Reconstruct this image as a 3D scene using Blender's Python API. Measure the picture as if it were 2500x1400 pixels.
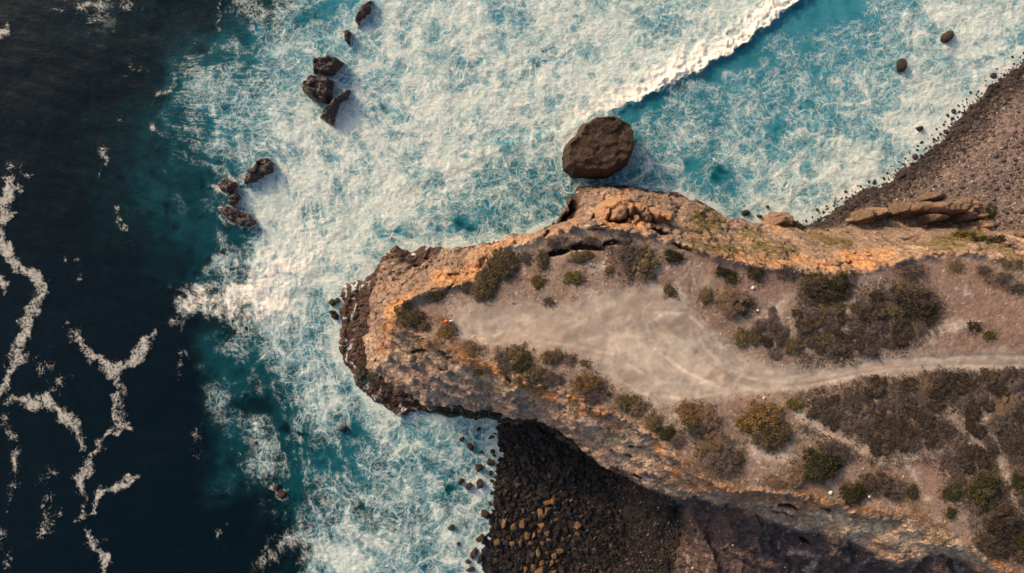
import bpy, bmesh, math, random
import numpy as np
from mathutils import Vector, Matrix, Euler

random.seed(7)
RS = np.random.RandomState(11)
SC = bpy.context.scene
for o in list(bpy.data.objects):
    bpy.data.objects.remove(o)

# ------------------------------------------------------------------ camera, sky, sun, exposure
H = 110.0                      # drone height above the sea
K = 163.0 / 2500.0             # metres per photo pixel at sea level
cam_d = bpy.data.cameras.new('camera')
cam = bpy.data.objects.new('camera', cam_d)
SC.collection.objects.link(cam)
cam.location = (0, 0, H)
cam.rotation_euler = (0, 0, 0)
cam_d.sensor_width = 36.0
cam_d.lens = 18.0 * H / 81.5
cam_d.clip_start = 1.0
cam_d.clip_end = 20000.0
SC.camera = cam

SUN_AZ = math.radians(138)     # direction towards the sun, counter-clockwise from +X (up and left in the photograph)
SUN_EL = math.radians(26)
world = bpy.data.worlds.new('World')
SC.world = world
world.use_nodes = True
wn = world.node_tree
wn.nodes.clear()
sky = wn.nodes.new('ShaderNodeTexSky')
sky.sky_type = 'NISHITA'
sky.sun_disc = False
sky.sun_elevation = SUN_EL
sky.sun_rotation = math.pi / 2 - SUN_AZ
sky.air_density = 1.0
sky.dust_density = 5.0
sky.ozone_density = 0.2
bg = wn.nodes.new('ShaderNodeBackground')
bg.inputs['Strength'].default_value = 0.15
wo = wn.nodes.new('ShaderNodeOutputWorld')
wn.links.new(sky.outputs[0], bg.inputs[0])
wn.links.new(bg.outputs[0], wo.inputs[0])

sd = bpy.data.lights.new('sun', 'SUN')
sd.energy = 2.5
sd.angle = math.radians(2.5)
sd.color = (1.0, 0.68, 0.40)
sun = bpy.data.objects.new('sun', sd)
SC.collection.objects.link(sun)
sdir = Vector((math.cos(SUN_AZ) * math.cos(SUN_EL), math.sin(SUN_AZ) * math.cos(SUN_EL), math.sin(SUN_EL)))
sun.rotation_euler = sdir.to_track_quat('Z', 'Y').to_euler()
sun.location = sdir * 200

SC.view_settings.view_transform = 'Standard'
SC.view_settings.look = 'None'
SC.view_settings.gamma = 1.0
SC.view_settings.use_curve_mapping = False
SC.view_settings.exposure = 0.30

COL = SC.collection

# ------------------------------------------------------------------ numeric helpers
def P(px, py, z=0.0):
    """world point at height z seen at photo pixel (px, py)"""
    s = K * (H - z) / H
    return np.array([(px - 1250.0) * s, (700.0 - py) * s, z])

def sstep(a, b, x):
    t = np.clip((x - a) / (b - a), 0, 1)
    return t * t * (3 - 2 * t)

_T = [np.random.RandomState(100 + i).rand(256, 256).astype(np.float32) for i in range(8)]
def vn(x, y, s=0):
    """value noise 0..1"""
    T = _T[s % 8]
    xi = np.floor(x); yi = np.floor(y)
    fx = x - xi; fy = y - yi
    xi = xi.astype(np.int64) + 37 * s; yi = yi.astype(np.int64) + 91 * s
    fx = fx * fx * (3 - 2 * fx); fy = fy * fy * (3 - 2 * fy)
    a = T[xi & 255, yi & 255]; b = T[(xi + 1) & 255, yi & 255]
    c = T[xi & 255, (yi + 1) & 255]; d = T[(xi + 1) & 255, (yi + 1) & 255]
    return (a * (1 - fx) + b * fx) * (1 - fy) + (c * (1 - fx) + d * fx) * fy

def fbm(x, y, o=4, s=0, g=0.5):
    t = 0; a = 1.0; n = 0
    for i in range(o):
        ca, sa = math.cos(0.6 * i), math.sin(0.6 * i)
        t = t + a * vn((x * ca - y * sa) * 2 ** i + 13.7 * i, (x * sa + y * ca) * 2 ** i + 7.3 * i, s + i)
        n += a; a *= g
    return t / n

def ridged(x, y, o=4, s=0):
    t = 0; a = 1.0; n = 0
    for i in range(o):
        v = 1 - np.abs(2 * vn(x * 2 ** i + 5.1 * i, y * 2 ** i + 3.3 * i, s + i) - 1)
        t = t + a * v * v; n += a; a *= 0.5
    return t / n

def worley(x, y, seed=0):
    """F1, F2-F1 and a random value of the nearest cell"""
    rs = np.random.RandomState(500 + seed)
    A = rs.rand(128, 128).astype(np.float32); B = rs.rand(128, 128).astype(np.float32); C_ = rs.rand(128, 128).astype(np.float32)
    xi = np.floor(x).astype(np.int64); yi = np.floor(y).astype(np.int64)
    f1 = np.full(x.shape, 9.0); f2 = np.full(x.shape, 9.0); cid = np.zeros(x.shape)
    for i in (-1, 0, 1):
        for j in (-1, 0, 1):
            a = (xi + i) & 127; b = (yi + j) & 127
            d = np.hypot(xi + i + A[a, b] - x, yi + j + B[a, b] - y)
            m = d < f1
            f2 = np.where(m, f1, np.minimum(f2, d))
            cid = np.where(m, C_[a, b], cid)
            f1 = np.where(m, d, f1)
    return f1, f2 - f1, cid

def inside(pts, x, y):
    r = np.zeros(x.shape, bool)
    n = len(pts)
    for i in range(n):
        x0, y0 = pts[i]; x1, y1 = pts[(i + 1) % n]
        if y0 == y1: continue
        c = ((y0 > y) != (y1 > y)) & (x < (x1 - x0) * (y - y0) / (y1 - y0) + x0)
        r ^= c
    return r

def dist_poly(pts, x, y, closed=False):
    d = np.full(x.shape, 1e9)
    n = len(pts)
    for i in range(n if closed else n - 1):
        ax, ay = pts[i][:2]; bx, by = pts[(i + 1) % n][:2]
        dx, dy = bx - ax, by - ay
        L = dx * dx + dy * dy + 1e-9
        t = np.clip(((x - ax) * dx + (y - ay) * dy) / L, 0, 1)
        d = np.minimum(d, np.hypot(x - ax - t * dx, y - ay - t * dy))
    return d

def sdf(pts, x, y):
    d = dist_poly(pts, x, y, True)
    return np.where(inside(pts, x, y), d, -d)      # positive inside

class Field:
    """scalar map drawn on a plan of the place (plan units: photo pixels), sampled bilinearly"""
    S = 5.0; X0, Y0 = -900.0, -500.0
    NX, NY = 940, 500
    gx, gy = np.meshgrid(np.arange(940) * 5.0 - 900.0, np.arange(500) * 5.0 - 500.0, indexing='ij')
    def __init__(self, a): self.a = a
    def __call__(self, u, v):
        x = np.clip((u - self.X0) / self.S, 0, self.NX - 1.001); y = np.clip((v - self.Y0) / self.S, 0, self.NY - 1.001)
        xi = x.astype(np.int64); yi = y.astype(np.int64); fx = x - xi; fy = y - yi
        a = self.a
        return (a[xi, yi] * (1 - fx) + a[xi + 1, yi] * fx) * (1 - fy) + (a[xi, yi + 1] * (1 - fx) + a[xi + 1, yi + 1] * fx) * fy
def F_poly(pts): return Field(sdf(pts, Field.gx, Field.gy))
def F_line(pts): return Field(dist_poly(pts, Field.gx, Field.gy))
def F_lines(strokes):
    """union of strokes [(pts, halfwidth)]: positive inside"""
    a = np.full(Field.gx.shape, -1e9)
    for pts, w in strokes:
        if np.isscalar(w): w = [w] * len(pts)
        for i in range(len(pts) - 1):
            ax, ay = pts[i]; bx, by = pts[i + 1]
            dx, dy = bx - ax, by - ay
            t = np.clip(((Field.gx - ax) * dx + (Field.gy - ay) * dy) / (dx * dx + dy * dy + 1e-9), 0, 1)
            a = np.maximum(a, (w[i] * (1 - t) + w[i + 1] * t) - np.hypot(Field.gx - ax - t * dx, Field.gy - ay - t * dy))
    return Field(a)
def digits(rows, u, v, cell=100.0):
    g = np.array([[float(c) for c in r] for r in rows]).T
    x = np.clip(u / cell - 0.5, 0, g.shape[0] - 1.001); y = np.clip(v / cell - 0.5, 0, g.shape[1] - 1.001)
    xi = x.astype(np.int64); yi = y.astype(np.int64); fx = x - xi; fy = y - yi
    fx = fx * fx * (3 - 2 * fx); fy = fy * fy * (3 - 2 * fy)
    return ((g[xi, yi] * (1 - fx) + g[xi + 1, yi] * fx) * (1 - fy) + (g[xi, yi + 1] * (1 - fx) + g[xi + 1, yi + 1] * fx) * fy) / 9.0

# ------------------------------------------------------------------ mesh helpers
def mesh_np(name, V, Fq, smooth=True, attrs=None, cols=None):
    me = bpy.data.meshes.new(name)
    V = np.asarray(V, np.float32); Fq = np.asarray(Fq, np.int32)
    n = Fq.shape[1]
    me.vertices.add(len(V)); me.vertices.foreach_set('co', V.ravel())
    me.loops.add(Fq.size); me.loops.foreach_set('vertex_index', Fq.ravel())
    me.polygons.add(len(Fq))
    me.polygons.foreach_set('loop_start', np.arange(len(Fq), dtype=np.int32) * n)
    me.polygons.foreach_set('use_smooth', np.full(len(Fq), smooth))
    me.update(calc_edges=True)
    for k, v in (attrs or {}).items():
        a = me.attributes.new(k, 'FLOAT', 'POINT'); a.data.foreach_set('value', np.asarray(v, np.float32).ravel())
    for k, v in (cols or {}).items():
        a = me.attributes.new(k, 'FLOAT_COLOR', 'POINT')
        c = np.ones((len(V), 4), np.float32); c[:, :3] = v
        a.data.foreach_set('color', c.ravel())
    return me

def link(name, me, mat=None, parent=None, **props):
    o = bpy.data.objects.new(name, me)
    COL.objects.link(o)
    if mat is not None and me is not None and not me.materials: me.materials.append(mat)
    if parent is not None: o.parent = parent
    for k, v in props.items(): o[k] = v
    return o

def grid_faces(nx, ny):
    i, j = np.meshgrid(np.arange(nx - 1), np.arange(ny - 1), indexing='ij')
    a = (i * ny + j).ravel()
    return np.stack([a, a + ny, a + ny + 1, a + 1], 1)

# ------------------------------------------------------------------ node helpers
class NT:
    def __init__(self, name):
        self.m = bpy.data.materials.new(name); self.m.use_nodes = True
        self.t = self.m.node_tree; self.t.nodes.clear()
        self.out = self.n('ShaderNodeOutputMaterial')
        self.b = self.n('ShaderNodeBsdfPrincipled')
        self.l(self.b.outputs[0], self.out.inputs[0])
    def n(self, t, **k):
        x = self.t.nodes.new(t)
        for a, v in k.items(): setattr(x, a, v)
        return x
    def l(self, a, b): self.t.links.new(a, b)
    def s(self, x, i, v):
        if isinstance(v, bpy.types.NodeSocket): self.l(v, x.inputs[i])
        elif v is not None: x.inputs[i].default_value = v
    def math(self, op, a, b=None, c=None, clamp=False):
        x = self.n('ShaderNodeMath', operation=op, use_clamp=clamp)
        self.s(x, 0, a); self.s(x, 1, b)
        if c is not None: self.s(x, 2, c)
        return x.outputs[0]
    def vmath(self, op, a, b=None):
        x = self.n('ShaderNodeVectorMath', operation=op); self.s(x, 0, a)
        if op == 'SCALE': self.s(x, 3, b)
        else: self.s(x, 1, b)
        return x.outputs[0]
    def mix(self, f, a, b, mode='MIX'):
        x = self.n('ShaderNodeMix', data_type='RGBA', blend_type=mode)
        self.s(x, 0, f); self.s(x, 6, a if isinstance(a, bpy.types.NodeSocket) else (*a, 1)); self.s(x, 7, b if isinstance(b, bpy.types.NodeSocket) else (*b, 1))
        return x.outputs[2]
    def noise(self, v, scale, detail=3.0, rough=0.5, col=False, lac=2.0):
        x = self.n('ShaderNodeTexNoise'); self.s(x, 'Vector', v)
        x.inputs['Scale'].default_value = scale; x.inputs['Detail'].default_value = detail; x.inputs['Roughness'].default_value = rough
        return x.outputs['Color' if col else 'Fac']
    def vor(self, v, scale, feature='DISTANCE_TO_EDGE', out='Distance', dim='2D'):
        x = self.n('ShaderNodeTexVoronoi', feature=feature, voronoi_dimensions=dim); self.s(x, 'Vector', v)
        x.inputs['Scale'].default_value = scale
        return x.outputs[out]
    def ss(self, x, a, b, lo=0.0, hi=1.0):
        m = self.n('ShaderNodeMapRange', interpolation_type='SMOOTHSTEP')
        self.s(m, 0, x); self.s(m, 1, a); self.s(m, 2, b); self.s(m, 3, lo); self.s(m, 4, hi)
        return m.outputs[0]
    def attr(self, name, out='Fac'):
        a = self.n('ShaderNodeAttribute', attribute_name=name); return a.outputs[out]
    def ramp(self, f, stops):
        r = self.n('ShaderNodeValToRGB'); self.s(r, 0, f)
        e = r.color_ramp.elements
        while len(e) < len(stops): e.new(0.5)
        for q, (p, c) in zip(e, stops): q.position = p; q.color = (*c, 1)
        return r.outputs[0]
    def bump(self, h, dist=0.1, strength=1.0, normal=None):
        b = self.n('ShaderNodeBump'); self.s(b, 'Height', h); b.inputs['Distance'].default_value = dist; b.inputs['Strength'].default_value = strength
        if normal is not None: self.l(normal, b.inputs['Normal'])
        return b.outputs[0]
    def pos(self): return self.n('ShaderNodeNewGeometry').outputs['Position']

# ================================================================== LAY OF THE LAND
# break lines: (photo x, photo y, height)
LIP = [(1960, 556, 2), ]
coast_n = [(3300, -420), (2900, -160), (2700, 0), (2500, 150), (2420, 205), (2350, 285), (2250, 385), (2150, 445), (2060, 490), (2000, 535), (1965, 552)]
coast_mid = [(1930, 540), (1830, 542), (1770, 522), (1700, 490), (1650, 468), (1600, 470), (1560, 455), (1480, 450), (1410, 453), (1400, 480), (1380, 510), (1365, 540), (1325, 566), (1260, 576), (1200, 588), (1150, 606), (1080, 603), (1062, 600), (1030, 604), (1010, 622), (985, 612), (970, 600), (945, 615), (932, 622), (925, 640), (912, 665), (885, 690), (868, 690), (845, 695), (830, 715), (838, 735), (832, 760), (826, 800), (828, 860), (842, 885), (860, 912), (880, 945), (915, 982), (950, 1005), (975, 1020), (1005, 1005), (1035, 1000), (1070, 1012), (1105, 1020), (1160, 1016), (1225, 1026)]
coast_s = [(1218, 1060), (1212, 1120), (1205, 1180), (1208, 1240), (1200, 1290), (1180, 1330), (1175, 1380), (1190, 1440), (1200, 1520), (1180, 1650), (1150, 1900)]
COAST = coast_n + coast_mid + coast_s
LAND = COAST + [(3800, 1900), (3800, -420)]

RIDGE_N = [(3300, 690, 27), (2700, 660, 26.5), (2500, 640, 26), (2400, 622, 25.5), (2330, 612, 25), (2270, 620, 25.5), (2200, 635, 25.5), (2130, 655, 25.5), (2060, 665, 25.5), (1980, 662, 25), (1900, 655, 25), (1800, 640, 25), (1730, 622, 25), (1680, 600, 24.8), (1600, 575, 24.5), (1520, 562, 24.5), (1440, 548, 24), (1380, 556, 24), (1330, 572, 23.5), (1280, 590, 23.5), (1225, 602, 23), (1190, 640, 23), (1185, 668, 22.5), (1130, 690, 22.5), (1080, 702, 22.5), (1030, 718, 22), (985, 735, 22), (965, 765, 21.5), (962, 800, 21.5), (975, 815, 21.5)]
EDGE_S = [(975, 815, 21.5), (1010, 820, 22), (1060, 832, 22.5), (1110, 855, 23), (1160, 880, 23.5), (1220, 905, 24), (1290, 935, 24), (1360, 950, 24), (1420, 985, 24.3), (1500, 1010, 24.5), (1570, 1045, 24.5), (1640, 1100, 25), (1700, 1160, 25), (1800, 1195, 25), (1900, 1208, 25), (2000, 1218, 25), (2100, 1240, 25.3), (2200, 1250, 25.5), (2300, 1290, 25.8), (2400, 1345, 26), (2500, 1410, 26), (2700, 1500, 26), (3300, 1600, 27)]
# cliff lips; a sheer face drops from them
LIP_N = [(1400, 462, 5.5), (1372, 520, 8), (1330, 560, 11), (1275, 577, 12), (1225, 592, 12), (1165, 610, 11), (1138, 610, 9), (1110, 614, 8.5), (1085, 610, 8.5), (1060, 628, 9), (1035, 645, 10), (1010, 660, 11), (998, 672, 11.5)]
LIP_W = [(1010, 668, 7.2), (985, 650, 6.7), (950, 634, 6.2), (936, 645, 6.7), (918, 670, 7.7), (903, 695, 8.2), (905, 730, 9.0), (902, 770, 10.3), (893, 776, 10.7), (894, 815, 11.6), (881, 845, 11.9), (890, 862, 11.9), (898, 880, 11.9), (907, 908, 11.9), (922, 910, 11.9), (940, 930, 11.9), (962, 938, 11.9), (1000, 965, 11.9), (1018, 982, 11.9), (1040, 993, 12.1), (1080, 990, 12.6), (1120, 992, 13.1), (1180, 1000, 14.1), (1240, 1018, 15.6), (1290, 1030, 16.1), (1350, 1045, 16.4), (1385, 1075, 17.0), (1420, 1100, 17.1), (1445, 1112, 17.3), (1470, 1140, 17.5), (1510, 1150, 17.5), (1540, 1170, 17.4), (1580, 1192, 17.5), (1640, 1206, 18.0)]
SPUR = [(1640, 1206, 18), (1700, 1214, 19), (1760, 1226, 19.5), (1830, 1240, 20), (1880, 1268, 20), (1950, 1292, 20), (2040, 1302, 20.5), (2110, 1330, 21), (2190, 1378, 21.5), (2290, 1352, 22), (2350, 1364, 22.5), (2450, 1410, 23), (2600, 1480, 23), (3200, 1650, 23)]
OTHER = [
    [(3300, 380, 12), (2800, 500, 8), (2620, 560, 6), (2500, 590, 4.5), (2440, 572, 4), (2400, 545, 3.6), (2300, 555, 4), (2200, 560, 3.5), (2100, 560, 3), (2000, 566, 2.6), (1960, 560, 1.8)],
    [(2500, 480, 3.2), (2400, 440, 2.8), (2300, 480, 2.4), (2200, 500, 2), (2100, 525, 1.6)],
    [(2700, 300, 4), (2500, 330, 2.6), (2400, 380, 2.3), (2300, 440, 2)],
    [(1900, 560, 7), (1850, 560, 7), (1780, 548, 7), (1700, 520, 8), (1640, 500, 9), (1560, 480, 9), (1480, 470, 8)],
    [(2150, 590, 15), (2050, 592, 15), (1950, 597, 16), (1850, 600, 17), (1750, 590, 17.5), (1690, 572, 17)],
    [(2400, 596, 17), (2300, 588, 16), (2200, 592, 15)],
    [(1600, 540, 17), (1540, 530, 16), (1470, 520, 16), (1420, 520, 15), (1380, 540, 15)],
    [(1160, 660, 17), (1110, 670, 17), (1060, 688, 17), (1000, 705, 17), (950, 735, 16.5), (930, 780, 16.5)],
    [(1100, 640, 13.5), (1040, 665, 13.5), (985, 690, 13)],
    [(930, 830, 16.5), (1000, 880, 17.5), (1060, 915, 17.5), (1130, 940, 17.8), (1220, 965, 18.8), (1320, 995, 20), (1420, 1050, 21)],
    [(1500, 1080, 20.5), (1580, 1120, 21), (1680, 1180, 22)],
    [(1900, 1240, 22.5), (2050, 1265, 23), (2200, 1300, 23.5)],
    [(1655, 1240, 5), (1660, 1290, 4.5), (1650, 1350, 4.2), (1640, 1420, 4), (1640, 1500, 4), (1700, 1700, 4)],
    [(1720, 1300, 10), (1760, 1380, 9), (1800, 1460, 6)], [(1900, 1340, 13), (1960, 1420, 9)], [(2100, 1410, 13), (2150, 1500, 7)],
    [(1380, 1130, 2.2), (1450, 1200, 2.6), (1520, 1270, 3.2), (1560, 1330, 3.3), (1560, 1400, 3.3), (1500, 1700, 3)],
    [(1300, 1080, 1.2), (1300, 1200, 1.2), (1300, 1400, 1.2), (1290, 1700, 1.2)],
    [(1700, 860, 24.2), (1900, 940, 24.6), (2200, 890, 25.2), (2600, 880, 26)],
    [(1150, 820, 22.6), (1300, 800, 23.4), (1500, 820, 24)],
    [(880, 800, 1.6), (865, 850, 1.5), (885, 920, 1.4), (940, 975, 1.3)],
    [(1600, 1500, 4), (1800, 1650, 5), (2200, 1800, 6), (3000, 1900, 6)],
]
GX0, GX1, GY0, GY1, GS = -46.0, 140.0, -86.0, 78.0, 0.4
def _offset(line, d, z):
    """the foot of a sheer face: the lip line moved outwards in plan, at height z"""
    W = np.array([P(*p) for p in line]); out = []
    for i in range(len(W)):
        a = W[max(i - 1, 0)]; b = W[min(i + 1, len(W) - 1)]
        t = b[:2] - a[:2]; t /= np.hypot(*t) + 1e-9
        nrm = np.array([t[1], -t[0]])
        out.append([W[i][0] + nrm[0] * d, W[i][1] + nrm[1] * d, z])
    return np.array(out)
def solve_land():
    nx = int((GX1 - GX0) / GS) + 1; ny = int((GY1 - GY0) / GS) + 1
    acc = np.zeros((nx, ny)); cnt = np.zeros((nx, ny)); cat = None
    def drop(W):
        for a, b in zip(W[:-1], W[1:]):
            n = max(2, int(np.hypot(*(b - a)[:2]) / 0.15))
            t = np.linspace(0, 1, n)[:, None]
            q = a + (b - a) * t
            ix = np.round((q[:, 0] - GX0) / GS).astype(int); iy = np.round((q[:, 1] - GY0) / GS).astype(int)
            ok = (ix >= 0) & (ix < nx) & (iy >= 0) & (iy < ny)
            np.add.at(acc, (ix[ok], iy[ok]), q[ok, 2]); np.add.at(cnt, (ix[ok], iy[ok]), 1)
    for ln in [RIDGE_N, EDGE_S, LIP_N, LIP_W, SPUR] + OTHER:
        drop(np.array([P(*p) for p in ln]))
    drop(_offset(LIP_W, 0.9, 1.9)); drop(_offset(LIP_N[6:], 0.9, 2.2))
    # the sea bed
    xs = GX0 + np.arange(nx) * GS; ys = GY0 + np.arange(ny) * GS
    X, Y = np.meshgrid(xs, ys, indexing='ij')
    u = X / K + 1250; v = 700 - Y / K
    L = F_poly(LAND)(u, v)
    m = L < -45
    acc[m] = -3.5; cnt[m] = 1
    drop(np.array([P(x, y, 0.0) for x, y in COAST]))
    out = np.zeros((nx, ny)); first = True
    for f in (16, 8, 4, 2, 1):
        cx = (nx + f - 1) // f; cy = (ny + f - 1) // f
        A = np.zeros((cx * f, cy * f)); C = np.zeros((cx * f, cy * f)); A[:nx, :ny] = acc; C[:nx, :ny] = cnt
        A = A.reshape(cx, f, cy, f).sum((1, 3)); C = C.reshape(cx, f, cy, f).sum((1, 3))
        fix = C > 0; val = np.where(fix, A / np.maximum(C, 1), 0)
        if first: g = np.full((cx, cy), 8.0); first = False
        else:
            px, py = g.shape
            gi = np.clip((np.arange(cx) + 0.5) / 2 - 0.5, 0, px - 1.001); gj = np.clip((np.arange(cy) + 0.5) / 2 - 0.5, 0, py - 1.001)
            a = gi.astype(int); b = gj.astype(int); fa = (gi - a)[:, None]; fb = (gj - b)[None]
            g = (g[np.ix_(a, b)] * (1 - fa) + g[np.ix_(a + 1, b)] * fa) * (1 - fb) + (g[np.ix_(a, b + 1)] * (1 - fa) + g[np.ix_(a + 1, b + 1)] * fa) * fb
        g = np.where(fix, val, g)
        for it in range(350 if f > 1 else 120):
            p = np.pad(g, 1, mode='edge')
            g = 0.25 * (p[2:, 1:-1] + p[:-2, 1:-1] + p[1:-1, 2:] + p[1:-1, :-2])
            g = np.where(fix, val, g)
    return g
LANDZ = solve_land()
def land_z(X, Y, g=LANDZ):
    x = np.clip((X - GX0) / GS, 0, g.shape[0] - 1.001); y = np.clip((Y - GY0) / GS, 0, g.shape[1] - 1.001)
    xi = np.asarray(x).astype(int); yi = np.asarray(y).astype(int); fx = x - xi; fy = y - yi
    return (g[xi, yi] * (1 - fx) + g[xi + 1, yi] * fx) * (1 - fy) + (g[xi, yi + 1] * (1 - fx) + g[xi + 1, yi + 1] * fx) * fy

# regions (plan, photo pixels)
BEACH_N = [(3800, -600), (2600, -100), (2350, 200), (2050, 440), (1945, 545), (1962, 560), (2010, 562), (2110, 545), (2200, 535), (2300, 520), (2400, 520), (2440, 560), (2500, 585), (2620, 560), (2800, 500), (3300, 380), (3800, 380)]
BEACH_S = [(1150, 1900), (1120, 1500), (1150, 1100), (1215, 1030), (1260, 1032), (1330, 1045), (1390, 1085), (1450, 1120), (1480, 1148), (1520, 1162), (1570, 1185), (1620, 1205), (1668, 1232), (1672, 1290), (1650, 1350), (1650, 1500), (1700, 1900)]  # right part takes in the shaded cliff foot, to paint it dark as well
f_bn = F_poly(BEACH_N); f_bs = F_poly(BEACH_S)
f_land = F_poly(LAND)
PLATEAU = [(p[0], p[1]) for p in RIDGE_N] + [(p[0], p[1]) for p in EDGE_S[1:]]
f_plat = F_poly(PLATEAU)
f_ridge = F_line([(p[0], p[1]) for p in RIDGE_N]); f_edge = F_line([(p[0], p[1]) for p in EDGE_S])
CREVICES = [([(1338, 624), (1365, 615), (1390, 610)], [5, 9, 5]), ([(1398, 603), (1425, 600), (1455, 604), (1478, 608)], [6, 10, 8, 4]), ([(1640, 595), (1665, 603), (1690, 612)], [2, 4, 3]),
            ([(1598, 560), (1612, 568), (1630, 570)], [4, 8, 4]), ([(1345, 566), (1332, 574)], [4, 4]), ([(1185, 612), (1190, 630)], [2, 3]), ([(1195, 640), (1204, 652), (1202, 664)], [4, 6, 4]),
            ([(1448, 560), (1480, 562)], [1.5, 2]), ([(1446, 536), (1462, 520), (1475, 505)], [3, 5, 2]), ([(1475, 598), (1500, 590), (1520, 596), (1545, 592)], [3, 6, 4, 2]),
            ([(1085, 712), (1100, 700), (1112, 690)], [1.5, 2, 1]), ([(1083, 722), (1096, 716)], [1, 1.5]), ([(1005, 862), (1030, 856), (1045, 862)], [3, 4, 2]), ([(1070, 858), (1084, 864), (1100, 862)], [2, 3, 2]),
            ([(1088, 872), (1102, 876)], [2, 3]), ([(1070, 902), (1086, 906)], [2, 2]), ([(1236, 920), (1245, 932)], [2, 3]), ([(1900, 1235), (1930, 1238), (1958, 1246)], [2, 5, 3]), ([(2010, 1240), (2030, 1252)], [2, 4]),
            ([(1890, 1252), (1925, 1258)], [2, 3]), ([(1540, 1090), (1575, 1096)], [2, 2]), ([(1550, 1160), (1570, 1170)], [3, 3]), ([(1530, 1110), (1545, 1116)], [2, 3]),
            ([(1962, 1320), (1985, 1332)], [2, 4]), ([(2470, 600), (2490, 612), (2500, 622)], [5, 9, 8]), ([(1450, 953), (1470, 960)], [0.5, 0.5])]
f_crev = F_lines(CREVICES)

# track and bare-dirt areas on the plateau
TRACK = [(3300, 860), (2700, 880), (2500, 884), (2350, 884), (2200, 893), (2080, 912), (1980, 930), (1880, 938), (1790, 922), (1720, 880), (1660, 820), (1600, 770)]
f_track = F_line(TRACK)
BARE = [(1100, 760), (1160, 730), (1260, 745), (1400, 745), (1480, 705), (1560, 690), (1660, 710), (1700, 760), (1760, 830), (1830, 880), (1930, 900), (2060, 890), (2180, 868), (2500, 862), (2700, 860), (2700, 902), (2500, 905), (2300, 905), (2120, 925), (1980, 955), (1840, 965), (1720, 985), (1600, 990), (1500, 940), (1440, 905), (1380, 870), (1290, 850), (1200, 848), (1120, 828)]
f_bare = F_poly(BARE)
PALE = [([(1120, 770), (1150, 810), (1170, 825)], [22, 34, 20]), ([(1440, 720), (1500, 740), (1560, 715)], [12, 18, 10]), ([(1580, 760), (1640, 765)], [16, 20]), ([(1440, 640), (1470, 650), (1500, 665)], [10, 14, 10]), ([(1640, 925), (1620, 960), (1650, 980)], [14, 20, 10]),
        ([(1500, 850), (1640, 860), (1740, 920)], [30, 50, 30]), ([(1230, 770), (1300, 780)], [14, 10]), ([(1860, 780), (1900, 740), (1920, 725)], [14, 18, 10]), ([(1910, 780), (1960, 840), (1975, 850)], [3, 4, 3]), ([(1540, 640), (1610, 660)], [6, 12]),
        ([(2270, 820), (2330, 800), (2380, 790)], [14, 20, 10]), ([(2130, 870), (2200, 872), (2270, 882)], [8, 15, 8]), ([(2365, 715), (2375, 725)], [9, 7]), ([(1930, 985), (1980, 1030), (2060, 1075)], [8, 16, 6]), ([(2060, 1075), (2150, 1120), (2160, 1130), (2240, 1110)], [4, 7, 8, 9]),
        ([(2300, 990), (2340, 1030), (2450, 1010)], [2, 5, 6]), ([(1830, 1060), (1850, 1110), (1920, 1120)], [8, 14, 10]), ([(2420, 1050), (2450, 1150), (2480, 1220), (2490, 1260)], [5, 8, 6, 3]), ([(1650, 1010), (1630, 1045), (1590, 1005)], [8, 8, 12]),
        ([(2200, 1120), (2230, 1170)], [12, 8]), ([(1110, 735), (1090, 745)], [7, 6]), ([(1580, 960), (1600, 1005)], [12, 14]), ([(1650, 690), (1660, 720)], [12, 14]), ([(1300, 590), (1260, 600), (1250, 625)], [6, 12, 8]), ([(2260, 1215), (2270, 1225)], [9, 8])]
f_pale = F_lines(PALE)
f_rings = F_line([(1640, 765), (1641, 765)])
# red-brown soil
SOIL = [([(1500, 640), (1600, 680), (1640, 690)], [20, 34, 20]), ([(1720, 640), (1850, 690), (1950, 680)], [20, 40, 20]), ([(2290, 640), (2380, 760), (2480, 790)], [40, 110, 60]), ([(1700, 840), (1760, 800), (1740, 760)], [18, 30, 20]), ([(1850, 985), (1760, 975)], [22, 14]), ([(2000, 958), (2160, 922)], [9, 8]), ([(2060, 1130), (2290, 1160), (2290, 1220)], [5, 40, 30]),
        ([(2100, 640), (2230, 670)], [10, 24]), ([(1030, 770), (1080, 790), (1120, 860)], [14, 24, 12]), ([(1300, 660), (1280, 690)], [16, 20])]
f_soil = F_lines(SOIL)
GREENS = [([(1700, 520), (1740, 545), (1700, 555)], [14, 22, 14]), ([(1810, 570), (1850, 575)], [10, 12]), ([(1690, 600), (1780, 610), (1860, 605), (1930, 612)], [6, 12, 12, 8]), ([(1980, 580), (2070, 588)], [8, 10]), ([(2240, 590), (2300, 598), (2340, 604)], [5, 9, 6]), ([(2330, 585), (2370, 575), (2390, 570)], [14, 22, 14]), ([(2440, 600), (2470, 640), (2560, 650)], [6, 12, 14]),
          ([(1230, 800), (1240, 802)], [1, 1]), ([(1270, 945), (1300, 950)], [8, 10]), ([(1085, 838), (1150, 850)], [2, 2]), ([(1160, 905), (1180, 908)], [10, 10])]
f_green = F_lines(GREENS)
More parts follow.
